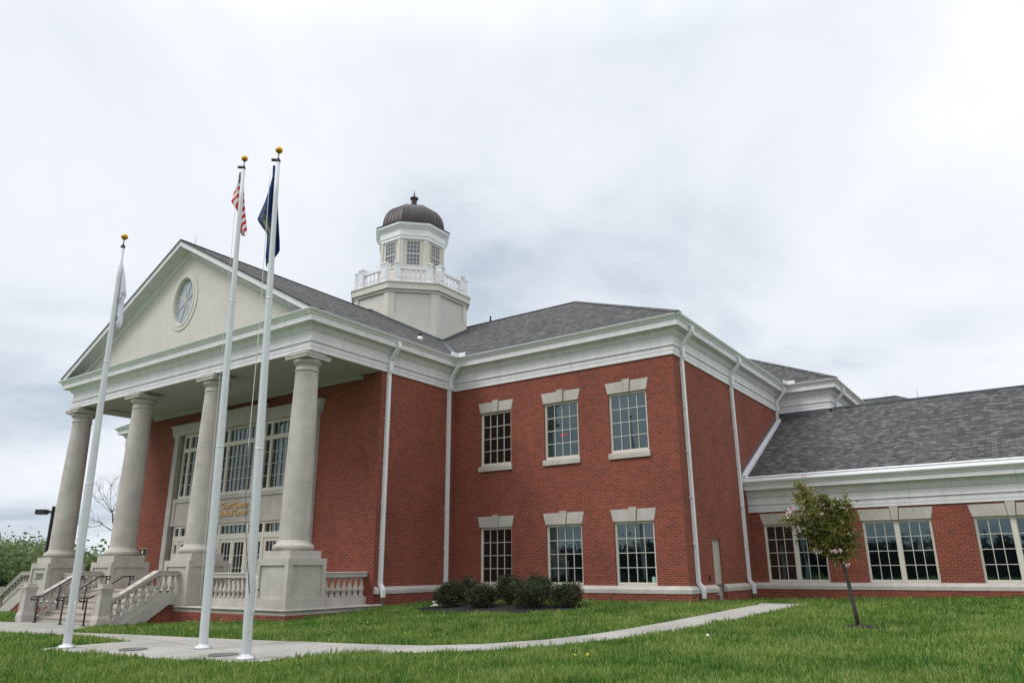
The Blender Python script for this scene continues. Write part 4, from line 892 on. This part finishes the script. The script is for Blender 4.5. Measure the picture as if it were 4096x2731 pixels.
# flags: limp cloth, traced outline given in metres (offset right of the pole axis, depth) by height
def flagmat(name,f):
    m=bpy.data.materials.new(name); m.use_nodes=True; N=m.node_tree.nodes; L=m.node_tree.links; b=N['Principled BSDF']; b.inputs['Roughness'].default_value=.8
    tc=nd(N,'ShaderNodeTexCoord'); sp=nd(N,'ShaderNodeSeparateXYZ'); L.new(tc.outputs['UV'],sp.inputs[0])
    c=f(N,L,sp); L.new(c,b.inputs['Base Color'])
    tr=nd(N,'ShaderNodeBsdfTranslucent'); L.new(c,tr.inputs[0]); ms=nd(N,'ShaderNodeMixShader'); ms.inputs[0].default_value=.35
    L.new(b.outputs[0],ms.inputs[1]); L.new(tr.outputs[0],ms.inputs[2]); L.new(ms.outputs[0],N['Material Output'].inputs[0]); M[name]=m
def us(N,L,sp):
    u,v=sp.outputs[0],sp.outputs[1]
    s=mth(N,L,'MULTIPLY',v,6.5); s=mth(N,L,'FRACT',s); s=mth(N,L,'LESS_THAN',s,.5)
    m1=nd(N,'ShaderNodeMix',data_type='RGBA'); L.new(s,m1.inputs[0]); m1.inputs[6].default_value=(.85,.85,.86,1); m1.inputs[7].default_value=(.68,.02,.035,1)
    can=mth(N,L,'MULTIPLY',mth(N,L,'LESS_THAN',u,.40),mth(N,L,'GREATER_THAN',v,.462))
    # 5-6 row star field: dots on a staggered grid
    a=mth(N,L,'MULTIPLY',u,15.0); b_=mth(N,L,'MULTIPLY',v,16.7)
    row=mth(N,L,'FLOOR',b_); half=mth(N,L,'MULTIPLY',mth(N,L,'MODULO',row,2.0),.5); a=mth(N,L,'ADD',a,half)
    da=mth(N,L,'SUBTRACT',mth(N,L,'FRACT',a),.5); db=mth(N,L,'SUBTRACT',mth(N,L,'FRACT',b_),.5)
    d=mth(N,L,'ADD',mth(N,L,'MULTIPLY',da,da),mth(N,L,'MULTIPLY',db,db)); st=mth(N,L,'LESS_THAN',d,.07)
    m2=nd(N,'ShaderNodeMix',data_type='RGBA'); L.new(st,m2.inputs[0]); m2.inputs[6].default_value=(.015,.035,.13,1); m2.inputs[7].default_value=(.75,.75,.75,1)
    m3=nd(N,'ShaderNodeMix',data_type='RGBA'); L.new(can,m3.inputs[0]); L.new(m1.outputs[2],m3.inputs[6]); L.new(m2.outputs[2],m3.inputs[7]); return m3.outputs[2]
flagmat('striped_flag_cloth',us)
def ky(N,L,sp):
    u=mth(N,L,'SUBTRACT',sp.outputs[0],.5); v=mth(N,L,'SUBTRACT',sp.outputs[1],.5); v=mth(N,L,'MULTIPLY',v,.66)
    d=mth(N,L,'SQRT',mth(N,L,'ADD',mth(N,L,'MULTIPLY',u,u),mth(N,L,'MULTIPLY',v,v)))
    n=nd(N,'ShaderNodeTexNoise',inp={'Scale':14,'Detail':3}); tcn=[x for x in N if x.type=='TEX_COORD'][0]; L.new(tcn.outputs['UV'],n.inputs['Vector'])
    r=ramp(N,[(0,(.30,.30,.25)),(.05,(.06,.12,.16)),(.085,(.25,.22,.08)),(.095,(.024,.062,.25)),(.12,(.024,.062,.25)),(.125,(.16,.17,.09)),(.14,(.03,.07,.14)),(.15,(.024,.062,.25))],'CONSTANT'); L.new(d,r.inputs[0])
    return r.outputs[0]
flagmat('blue_flag_cloth',ky)
def wf(N,L,sp):
    n=nd(N,'ShaderNodeTexNoise',inp={'Scale':3,'Detail':2}); tcn=[x for x in N if x.type=='TEX_COORD'][0]; L.new(tcn.outputs['UV'],n.inputs['Vector'])
    r=ramp(N,[(0,(.80,.80,.90)),(1,(.86,.86,.93))]); L.new(n.outputs[0],r.inputs[0]); return r.outputs[0]
flagmat('white_flag_cloth',wf)
def flag(F,name,label,rows,material,uvf,depth=.07,pleats=3.0,behind=.07,nu=36,nv=60):
    """rows: list of (height below pole top, left offset, right offset)"""
    o,T,B=F; Lp=T.length; zs=[r[0] for r in rows]; A=[r[1] for r in rows]; Bq=[r[2] for r in rows]
    org=B+T*(1-zs[0]/Lp)
    vs=[];uvs=[]
    for j in range(nv+1):
        d=zs[0]+(zs[-1]-zs[0])*j/nv; a=np.interp(d,zs,A); b=np.interp(d,zs,Bq)
        for i in range(nu+1):
            s_=i/nu; x=a+(b-a)*s_; dp=behind+depth*math.sin(2*math.pi*(pleats*s_+.25*math.sin(3*j/nv)))*min(1,j/nv*4+.15)
            p=B+T*(1-d/Lp)+rh*x+fh*dp; p.z+=-.05*math.sin(math.pi*s_*2)*(j/nv)
            vs.append(p-org); uvs.append(uvf(s_,j/nv))
    fs=[(j*(nu+1)+i,j*(nu+1)+i+1,(j+1)*(nu+1)+i+1,(j+1)*(nu+1)+i) for j in range(nv) for i in range(nu)]
    me=bpy.data.meshes.new(name); me.from_pydata(vs,[],fs); me.update(); me.polygons.foreach_set('use_smooth',[True]*len(fs))
    uv=me.uv_layers.new(name='UVMap')
    for l in me.loops: uv.data[l.index].uv=uvs[l.vertex_index]
    me.materials.append(M[material]); ob=bpy.data.objects.new(name,me); COL.objects.link(ob); ob.location=org; ob['label']=label; ob['category']='flag'
    md=ob.modifiers.new('thick','SOLIDIFY'); md.thickness=.004
    return ob
# flag scale: metres per native pixel at each pole
flag(F2,'hanging_flag','limp red white and blue striped flag with stars hanging from the middle pole',
     [(.04,-.12,-.06),(.32,-.14,-.02),(.59,-.23,.03),(.79,-.27,.05),(.86,-.27,.06),(1.07,-.12,.09),(1.16,-.09,.10),(1.43,-.07,.14),(1.60,-.04,.165),(1.70,.02,.175),(1.73,.12,.178)],'striped_flag_cloth',
     lambda s,t:(.16+.95*t+.10*s, 1-t*1.05-.35*s*t),depth=.045,pleats=1.2)
flag(F3,'hanging_flag','limp dark blue flag with a gold ringed seal hanging from the pole nearest the lawn',
     [(.04,-.13,-.08),(.3,-.13,-.04),(.49,-.17,.0),(.90,-.27,.04),(1.33,-.41,.08),(1.5,-.30,.10),(1.66,-.18,.115),(1.9,-.17,.14),(2.12,-.17,.15),(2.2,-.17,.10),(2.42,-.14,-.06)],'blue_flag_cloth',
     lambda s,t:(.30+.62*s,1.22-t*1.15),depth=.06,pleats=1.5)
fo=flag(F1,'hanging_flag','limp white flag with dark lettering hanging from the pole nearest the steps',
     [(.43,.02,.05),(.62,.02,.10),(.86,.02,.15),(1.1,.02,.20),(1.25,.02,.23),(1.34,.02,.19),(1.45,.02,.19),(1.82,.02,.21),(1.98,.01,.19),(2.06,.0,.10)],'white_flag_cloth',lambda s,t:(s,t),depth=.03,pleats=1.2,behind=.03)
for ch,dz,dx,rt_ in (('10',-.78,.16,-60),('Co',-.95,.10,-70),('S.',-1.40,.08,-75)):
    yw_=math.atan2(rh.y,rh.x)
    q=text(ch,.13,(0,0,0),(0,0,0),'engraved','flag_lettering',ext=.002,parent=fo)
    q.matrix_local=Matrix.Translation(rh*dx+fh*(-.045)+Vector((0,0,dz)))@Matrix.Rotation(yw_,4,'Z')@Matrix.Rotation(R(90),4,'X')@Matrix.Rotation(R(rt_),4,'Z')
# in-ground light covers
for (x,y),lb in (((-6.42,-13.09),'round grey ground cover set in the pad between the left and middle flagpoles'),((-3.96,-12.75),'round grey ground cover set in the pad beside the lawn-edge flagpole')):
    z=G(x,y)+.022; o=MB().lathe([(.27,0),(.27,.012),(.25,.018),(.245,.010),(.01,.012)],(0,0,0),32).build('ground_cover_plate','dark_plate'); o.location=(x,y,z); o['label']=lb; o['category']='ground cover'; o['group']='round covers in the pad'
# pipe clean-out by the shrubs
zc_=G(-7.35,-2.9); o=MB().lathe([(.19,0),(.19,.02),(.09,.03),(.09,.10),(.11,.105),(.11,.15),(.09,.16)],(0,0,0),20).build('drain_cap','pvc'); o.location=(-7.05,-3.15,G(-7.05,-3.15)); o['label']='white plastic drain cap on the mulch left of the shrubs'; o['category']='drain cap'
# brown concrete boot at the corner downspout
# ------------------------------------------------------------------ foliage helpers
def leaves(centers,size,n_per,spread,rgen,flat=.0,droop=0,asp=.5):
    """diamond leaves round centres; returns verts, faces(4)"""
    C_=np.repeat(np.asarray(centers,float),n_per,0); n=len(C_)
    C_=C_+rgen.normal(0,1,(n,3))*spread
    d=rgen.normal(0,1,(n,3)); d[:,2]=d[:,2]*.6-droop; d/=np.linalg.norm(d,axis=1)[:,None]
    e=rgen.normal(0,1,(n,3)); e-=d*(e*d).sum(1)[:,None]; e/=np.linalg.norm(e,axis=1)[:,None]
    s=size*rgen.uniform(.6,1.3,(n,1))
    v=np.stack([C_,C_+d*s*.5+e*s*asp*.5,C_+d*s,C_+d*s*.5-e*s*asp*.5],1).reshape(-1,3)
    return v,np.arange(4*n)
# ---- shrubs
shr=[((-6.13,-3.68),.43,.80,'roundish dark shrub at the left end of the mulch bed'),((-6.20,-2.65),.42,.86,'dark shrub behind and right of the leftmost one'),((-4.92,-3.63),.45,.70,'low spreading dark shrub in the front row, second from left'),((-4.85,-2.35),.44,.97,'tall narrow dark shrub in the back row by the wall'),((-3.45,-3.30),.52,.86,'broad greener shrub at the front right of the bed'),((-3.75,-2.40),.42,.95,'tall green topped shrub behind the broad one'),((-2.55,-2.75),.46,.72,'reddish tipped dark shrub at the right end of the bed')]
for i,((x,y),rr_,hh,lb) in enumerate(shr):
    rg=np.random.default_rng(50+i); z=G(x,y)+.04
    o=empty('shrub',(x,y,z),lb,'shrub','shrubs in the mulch bed')
    hh*=.74; rr_*=.92; n=200; u=rg.normal(0,1,(n,3)); u/=np.linalg.norm(u,axis=1)[:,None]; rad=rg.uniform(.55,1.0,(n,1))**.5
    lump=1+.32*np.sin(u[:,:1]*5+i)*np.cos(u[:,1:2]*4+2*i)+.08*rg.normal(0,1,(n,1))
    c=u*rad*lump*np.array([rr_,rr_,hh*.46])+np.array([0,0,hh*.55]); c=c[c[:,2]>.08]
    tips=c[c[:,2]>hh*.62][::3]; sp_=[tuple(p+np.array([p[0]*.12,p[1]*.12,.035*k_])) for p in tips for k_ in (1,2,3)]
    c=np.concatenate([c,np.array(sp_)]); v,f=leaves(c,.055,26,.052,rg); fast_mesh('foliage',v,f,4,'shrub_leaf',o)
    m_=MB()
    for k_ in range(7):
        a=rg.uniform(0,6.28); m_.tube([(0.03*math.cos(a),.03*math.sin(a),-.05),(.12*math.cos(a),.12*math.sin(a),hh*.3),(.25*rr_*2*math.cos(a),.25*rr_*2*math.sin(a),hh*.75)],.012,r2=.004,seg=5)
    m_.build('stems','bark',o)
# ---- young cherry tree
tz=G(*TREE)+.03; tr=empty('young_tree',(TREE[0],TREE[1],tz),'young cherry tree with bronze green leaves and a few pink blossoms on the lawn','tree')
rgt=np.random.default_rng(11)
# pixel -> metres at the tree: 1 native px = depth/f
dep=(Vector((TREE[0],TREE[1],tz))-CAM).dot(fw); mpp=dep/2948.711*1.015
def TP(u,v,dd=0):   # display (2352 px) pixel to local tree coordinates in the vertical plane facing the camera
    U,V=u*1.7415,v*1.7415; dx=(U-3438.9)*mpp; dz=(2512-V)*mpp
    # undo the upward convergence of verticals
    dx-= -(2512-V)*mpp*.149*1.0 if 0 else 0
    return rh*dx*1.0+Vector((0,0,dz))+fh*dd
br=MB(); trunk=[TP(1973,1442),TP(1968,1400),TP(1963,1350),TP(1958,1310),TP(1953,1300)]
br.tube(trunk,.046,r2=.034,seg=10)
cen=[]; bl=[]
limbs=[[(1953,1300),(1945,1270),(1925,1235),(1895,1200),(1860,1185)],[(1953,1300),(1940,1262),(1915,1215),(1890,1165),(1870,1120)],[(1953,1300),(1948,1255),(1935,1205),(1915,1160),(1900,1130)],[(1953,1300),(1955,1250),(1950,1200),(1935,1165),(1920,1150)],
 [(1953,1300),(1970,1270),(1975,1235),(1972,1190),(1965,1155)],[(1953,1300),(1935,1280),(1905,1255),(1875,1235),(1850,1215)],[(1953,1300),(1930,1268),(1900,1235),(1865,1210),(1832,1198)],[(1953,1300),(1962,1270),(1962,1225),(1955,1190),(1948,1165)],[(1953,1300),(1945,1285),(1925,1275),(1905,1265)],[(1953,1300),(1940,1250),(1920,1205),(1885,1170),(1866,1145)],[(1953,1300),(1965,1285),(1980,1250),(1982,1225)],[(1953,1300),(1942,1260),(1930,1225),(1920,1195),(1912,1175)]]
for i,lm in enumerate(limbs):
    dd=rgt.uniform(-.45,.45); pts=[]
    for j,(u,v) in enumerate(lm): pts.append(TP(u,v,dd*j/(len(lm)-1)))
    br.tube(pts,.022,r2=.005,seg=6)
    for j in range(len(pts)-1):
        for t in np.linspace(0,1,7)[:-1]:
            p=pts[j].lerp(pts[j+1],t); ff_=(j+t)/(len(pts)-1)
            if ff_<.25: continue
            for _ in range(3 if ff_<.8 else 2):
                wdt=.26*(1.15-ff_*.85) if v<1180 else .22
                q=p+Vector(rgt.normal(0,1,3))*wdt*.52+Vector((0,0,.03)); q.z=max(q.z,TP(0,1312).z+.0)
                if rgt.random()<.5: br.tube([p,(p+q)/2+Vector((0,0,-.01)),q],.005,r2=.002,seg=4)
                cen.append(tuple(q)); 
                for s_ in (.4,.7): cen.append(tuple(p.lerp(q,s_)))
br.build('trunk','bark',tr)
v,f=leaves(cen,.085,4,.040,rgt,droop=.35,asp=.5); fast_mesh('crown',v,f,4,'cherry_leaf',tr)
bc_=[TP(u,v_,-.3) for u,v_ in ((1829,1195),(1836,1190),(1842,1186),(1872,1112),(1905,1198),(1852,1228),(1935,1280),(1925,1275),(1950,1308),(1888,1277))]
cc=[]
for p in bc_:
    for _ in range(4): cc.append(tuple(p+Vector(rgt.normal(0,1,3))*.03))
v,f=leaves(cc,.035,6,.012,rgt,asp=.9); fast_mesh('blossom',v,f,4,'blossom',tr)
# ---- background trees
def far_tree(name,x,y,h,w_,seed,label,leaf='far_leaf',dens=1.0,lsize=.22,base=.25):
    rg=np.random.default_rng(seed); z=G(x,y); o=empty(name,(x,y,z),label,'tree','trees beyond the left of the courthouse'); b=MB()
    b.tube([(0,0,-.1),(.1*w_*rg.normal()*.3,0,h*.3),(0,0,h*.6)],h*.022,r2=h*.010,seg=7)
    cents=[]
    for k_ in range(16):
        a=rg.uniform(0,6.28); z0_=h*rg.uniform(.15,.55); r_=w_*rg.uniform(.4,1.0); z1_=z0_+h*rg.uniform(.15,.5)
        p0=Vector((0,0,z0_)); p2=Vector((r_*math.cos(a),r_*math.sin(a),min(z1_,h))); p1=p0.lerp(p2,.5)+Vector((0,0,-.04*h)); b.tube([p0,p1,p2],h*.008,r2=h*.002,seg=5)
        for _ in range(5):
            q=p1.lerp(p2,rg.uniform(0,1.1)); e=q+Vector((rg.normal()*w_*.22,rg.normal()*w_*.22,abs(rg.normal())*h*.10)); b.tube([q,e],h*.0025,r2=h*.001,seg=4); cents.append(tuple(e)); cents.append(tuple(q.lerp(e,.5)))
    b.build('trunk','bark_far',o)
    n=int(150*dens)
    u=rg.normal(0,1,(n,3)); u/=np.linalg.norm(u,axis=1)[:,None]; c=u*rg.uniform(.5,1,(n,1))*np.array([w_,w_,h*(1-base)/2])*(1+.25*np.sin(u[:,:1]*4+seed))+np.array([0,0,h*(1+base)/2-.1*h])
    allc=np.concatenate([np.array(cents),c]); allc=allc[(allc[:,2]>.08*h)&(allc[:,2]<h*1.05)]
    v,f=leaves(allc,lsize,int(16*dens)+2,w_*.11,rg,asp=.6); fast_mesh('crown',v,f,4,leaf,o); return o
def polar(u_native,dist): # direction of a native column at the horizon, distance
    a=(u_native-2048)/2948.7; d=fh*1.049+rh*a; d.z=0
    d=d.normalized(); return CAM.x+d.x*dist,CAM.y+d.y*dist
bgs=[(-70,62,6.2,3.2,'far_leaf','pale green tree at the far left edge'),(20,70,7.0,3.2,'far_leaf','leafy tree behind the sloping side rail'),(95,64,5.7,2.6,'far_leaf_brown','thin brownish tree left of the lamp post'),(150,75,6.6,2.6,'far_leaf_brown','brown budding tree beside the lamp post'),(205,80,6.0,2.8,'far_leaf','green tree behind the leftmost column base'),(350,60,4.9,1.6,'far_leaf','round green tree between the first two columns'),(410,66,4.4,1.7,'far_leaf_brown','low bushy tree right of the round green one'),(-160,66,7.4,3.2,'far_leaf','tall green tree just past the frame edge'),(280,90,6.0,3.,'far_leaf','green tree hidden between the first column bases')]
for i,(u_,d_,h_,w_,lf,lb) in enumerate(bgs):
    x,y=polar(u_,d_); far_tree('tree',x,y,h_*.54,w_*.9,300+i,lb,lf,dens=1.0,lsize=.2)
# low hedge line
x,y=polar(60,58)
rg=np.random.default_rng(5); cents=[]
for i in range(420):
    xx,yy_=polar(rg.uniform(-150,480),rg.uniform(56,60)); cents.append((xx,yy_,G(xx,yy_)+abs(rg.normal())*1.1+.1))
v,f=leaves(cents,.3,26,.45,rg,asp=.6); fast_mesh('undergrowth',v,f,4,'far_leaf',kind='stuff',label='low green undergrowth below the far trees',category='undergrowth')
# bare tree between the first two columns
x,y=polar(440,48); z=G(x,y); bt=empty('bare_tree',(x,y,z),'leafless tree standing between the first two columns','tree'); rg=np.random.default_rng(21); b=MB()
def grow(p,d,l,r,lev):
    q=p+d*l; mid=p.lerp(q,.5)+Vector(rg.normal(0,1,3))*l*.06; b.tube([p,mid,q],r,r2=r*.62,seg=5 if lev<4 else 4)
    if lev>=6: return
    for k_ in range(3 if lev<5 else 2):
        nd_=(d+Vector(rg.normal(0,1,3))*.48+Vector((0,0,.12))).normalized(); grow(q,nd_,l*rg.uniform(.62,.82),r*.58,lev+1)
grow(Vector((0,0,-.1)),Vector((0,0,1)),2.2,.10,0)
b.build('trunk','bark_pale',bt)
# woodland behind the viewer (seen only in the window reflections)
rg=np.random.default_rng(9); cents=[]
for a in np.linspace(-2.9,.7,90):
    dd=rg.uniform(95,135); cx_,cy_=math.cos(a)*dd+4,math.sin(a)*dd-10; hh=rg.uniform(3.5,7.5); ww=rg.uniform(4,7)
    n=80; u=rg.normal(0,1,(n,3)); u/=np.linalg.norm(u,axis=1)[:,None]; c=u*rg.uniform(.3,1,(n,1))*np.array([ww,ww,hh*.5])+np.array([cx_,cy_,hh*.48]); cents.append(c)
cents=np.concatenate(cents); v,f=leaves(cents,.75,24,1.1,rg,asp=.8); fast_mesh('woodland',v,f,4,'wood_far',kind='stuff',label='dark woodland on the far side of the lawn',category='woodland')
# ------------------------------------------------------------------ street lamp
x,y=-49.5+0.0,3.96; 
x,y=polar(160,56); z=G(x,y); sl_=empty('street_lamp',(x,y,z),'dark parking lot lamp post with box head left of the columns','street lamp')
Hl=5.45
MB().box(-.075,.075,-.075,.075,-.2,Hl).build('pole','dark_bronze',sl_)
hd=MB(); q=-rh
for a0,a1,wd_,z0_,z1_ in ((.1,.42,.06,Hl-.42,-.28+Hl),(.40,1.02,.22,Hl-.50,Hl-.20)):
    pa_=[q*a0+fh*wd_,q*a1+fh*wd_,q*a1-fh*wd_,q*a0-fh*wd_]
    hd.add([(p.x,p.y,z0_) for p in pa_]+[(p.x,p.y,z1_) for p in pa_],[(0,3,2,1),(4,5,6,7),(0,1,5,4),(1,2,6,5),(2,3,7,6),(3,0,4,7)])
hd.build('lamp_head','dark_bronze',sl_)
# ------------------------------------------------------------------ grass
def grass():
    rg=np.random.default_rng(3); out=[];
    # sample in camera wedge with density falling with distance
    hd=math.atan2(fw.y,fw.x); n=900000
    # distance distribution
    t=rg.random(n); D=7.5*(36/7.5)**t; a=hd+rg.uniform(-.68,.68,n)
    x=CAM.x+D*np.cos(a); y=CAM.y+D*np.sin(a)
    keep=np.ones(n,bool)
    clump=np.sin(x*2.1+1.3*np.sin(y*1.7))*np.sin(y*2.6+1.1*np.sin(x*1.9))
    clump2=np.sin(x*7.3+y*3.1)*np.sin(y*8.1-x*2.7)
    keep&=rg.random(n)<(.75+.2*clump+.12*clump2)
    keep&=~inside(x,y,PATH)
    bed=inside(x,y,[(bcx+(p-bcx)*.985,bcy+(q-bcy)*.985) for p,q in BED]); keep&=~bed
    keep&=~inside(x,y,[(TREE[0]+(p-TREE[0])*1.12,TREE[1]-.12+(q-TREE[1])*1.3) for p,q in RING])
    # building footprints
    keep&=~((x<B0)&(x>-34)&(y>-B0)); keep&=~((y>YW-B0)&(x>0)); keep&=~((x>-24.6)&(x<NX)&(y>NY+.06)); keep&=~((x>-19.1)&(x<-14.0)&(y>-9.6)&(y<-7.5))
    x,y,D,cl=x[keep],y[keep],D[keep],(clump+.5*clump2)[keep]; n=len(x)
    z=Gv(x,y)
    h=rg.gamma(5,.2,n)*.062*(1+.30*cl); h*=np.where(y>-1.2,1.0,1.0); h=np.clip(h,.02,.17)
    tall=rg.random(n)<.006; h[tall]*=1.7
    wd=.0035*(1+D/11)*rg.uniform(.8,1.4,n)
    th=rg.uniform(0,6.283,n); ln=rg.normal(0,.38,n)*h; lx=np.cos(th)*ln+ .0; ly=np.sin(th)*ln
    ph=rg.uniform(0,6.283,n); wx_,wy_=np.cos(ph)*wd,np.sin(ph)*wd
    v=np.empty((n,5,3))
    v[:,0]=np.stack([x-wx_,y-wy_,z-.01],1); v[:,1]=np.stack([x+wx_,y+wy_,z-.01],1)
    v[:,2]=np.stack([x+wx_*.75+lx*.35,y+wy_*.75+ly*.35,z+h*.6],1); v[:,3]=np.stack([x-wx_*.75+lx*.35,y-wy_*.75+ly*.35,z+h*.6],1)
    v[:,4]=np.stack([x+lx,y+ly,z+h],1)
    me=bpy.data.meshes.new('grass'); me.vertices.add(n*5); me.vertices.foreach_set('co',v.astype(np.float32).ravel())
    b=np.arange(n)[:,None]*5; li=np.concatenate([b+0,b+1,b+2,b+3,b+3,b+2,b+4],1).astype(np.int32).ravel()
    me.loops.add(n*7); me.loops.foreach_set('vertex_index',li)
    ls=np.stack([np.arange(n)*7,np.arange(n)*7+4],1).astype(np.int32).ravel(); me.polygons.add(2*n); me.polygons.foreach_set('loop_start',ls)
    me.update(calc_edges=True); me.materials.append(M['grass_blade']); o=bpy.data.objects.new('grass',me); COL.objects.link(o)
    o['kind']='stuff'; o['label']='short green lawn grass with paler patches'; o['category']='grass'
grass()
# dandelions
for i,(x,y) in enumerate([(-13.4,-9.9),(-13.2,-10.0),(-12.6,-9.7),(-9.0,-10.2),(2.3,-10.65),(2.5,-10.6),(2.42,-10.45),(-1.6,-.6),(-1.4,-.55),(4.9,2.0),(5.1,2.05),(6.2,4.6),(-5.5,-7.6),(-3.0,-8.9),(-2.2,-9.0)]):
    z=G(x,y); o=empty('dandelion',(x,y,z),'small yellow dandelion flower dotted in the lawn','dandelion','yellow dandelions in the lawn')
    m_=MB(); m_.tube([(0,0,0),(.005,0,.07)],.002,seg=4); m_.build('stem','grass_blade',o)
    m_=MB(); m_.lathe([(.004,.068),(.02,.078),(.022,.086),(.012,.092)],(.005,0,0),10); m_.build('flower','dandelion',o)
x,y=3.59,-8.15; o=empty('dandelion_clock',(x,y,G(x,y)),'round white dandelion seed head standing in the lawn','dandelion')
MB().tube([(0,0,0),(0,0,.15)],.002,seg=4).build('stem','grass_blade',o); MB().lathe([(.001,-.025)]+[(.027*math.cos(a),.027*math.sin(a)) for a in np.linspace(-1.3,1.3,9)]+[(.001,.025)],(0,0,.165),12).build('seed_head','seed_head',o)
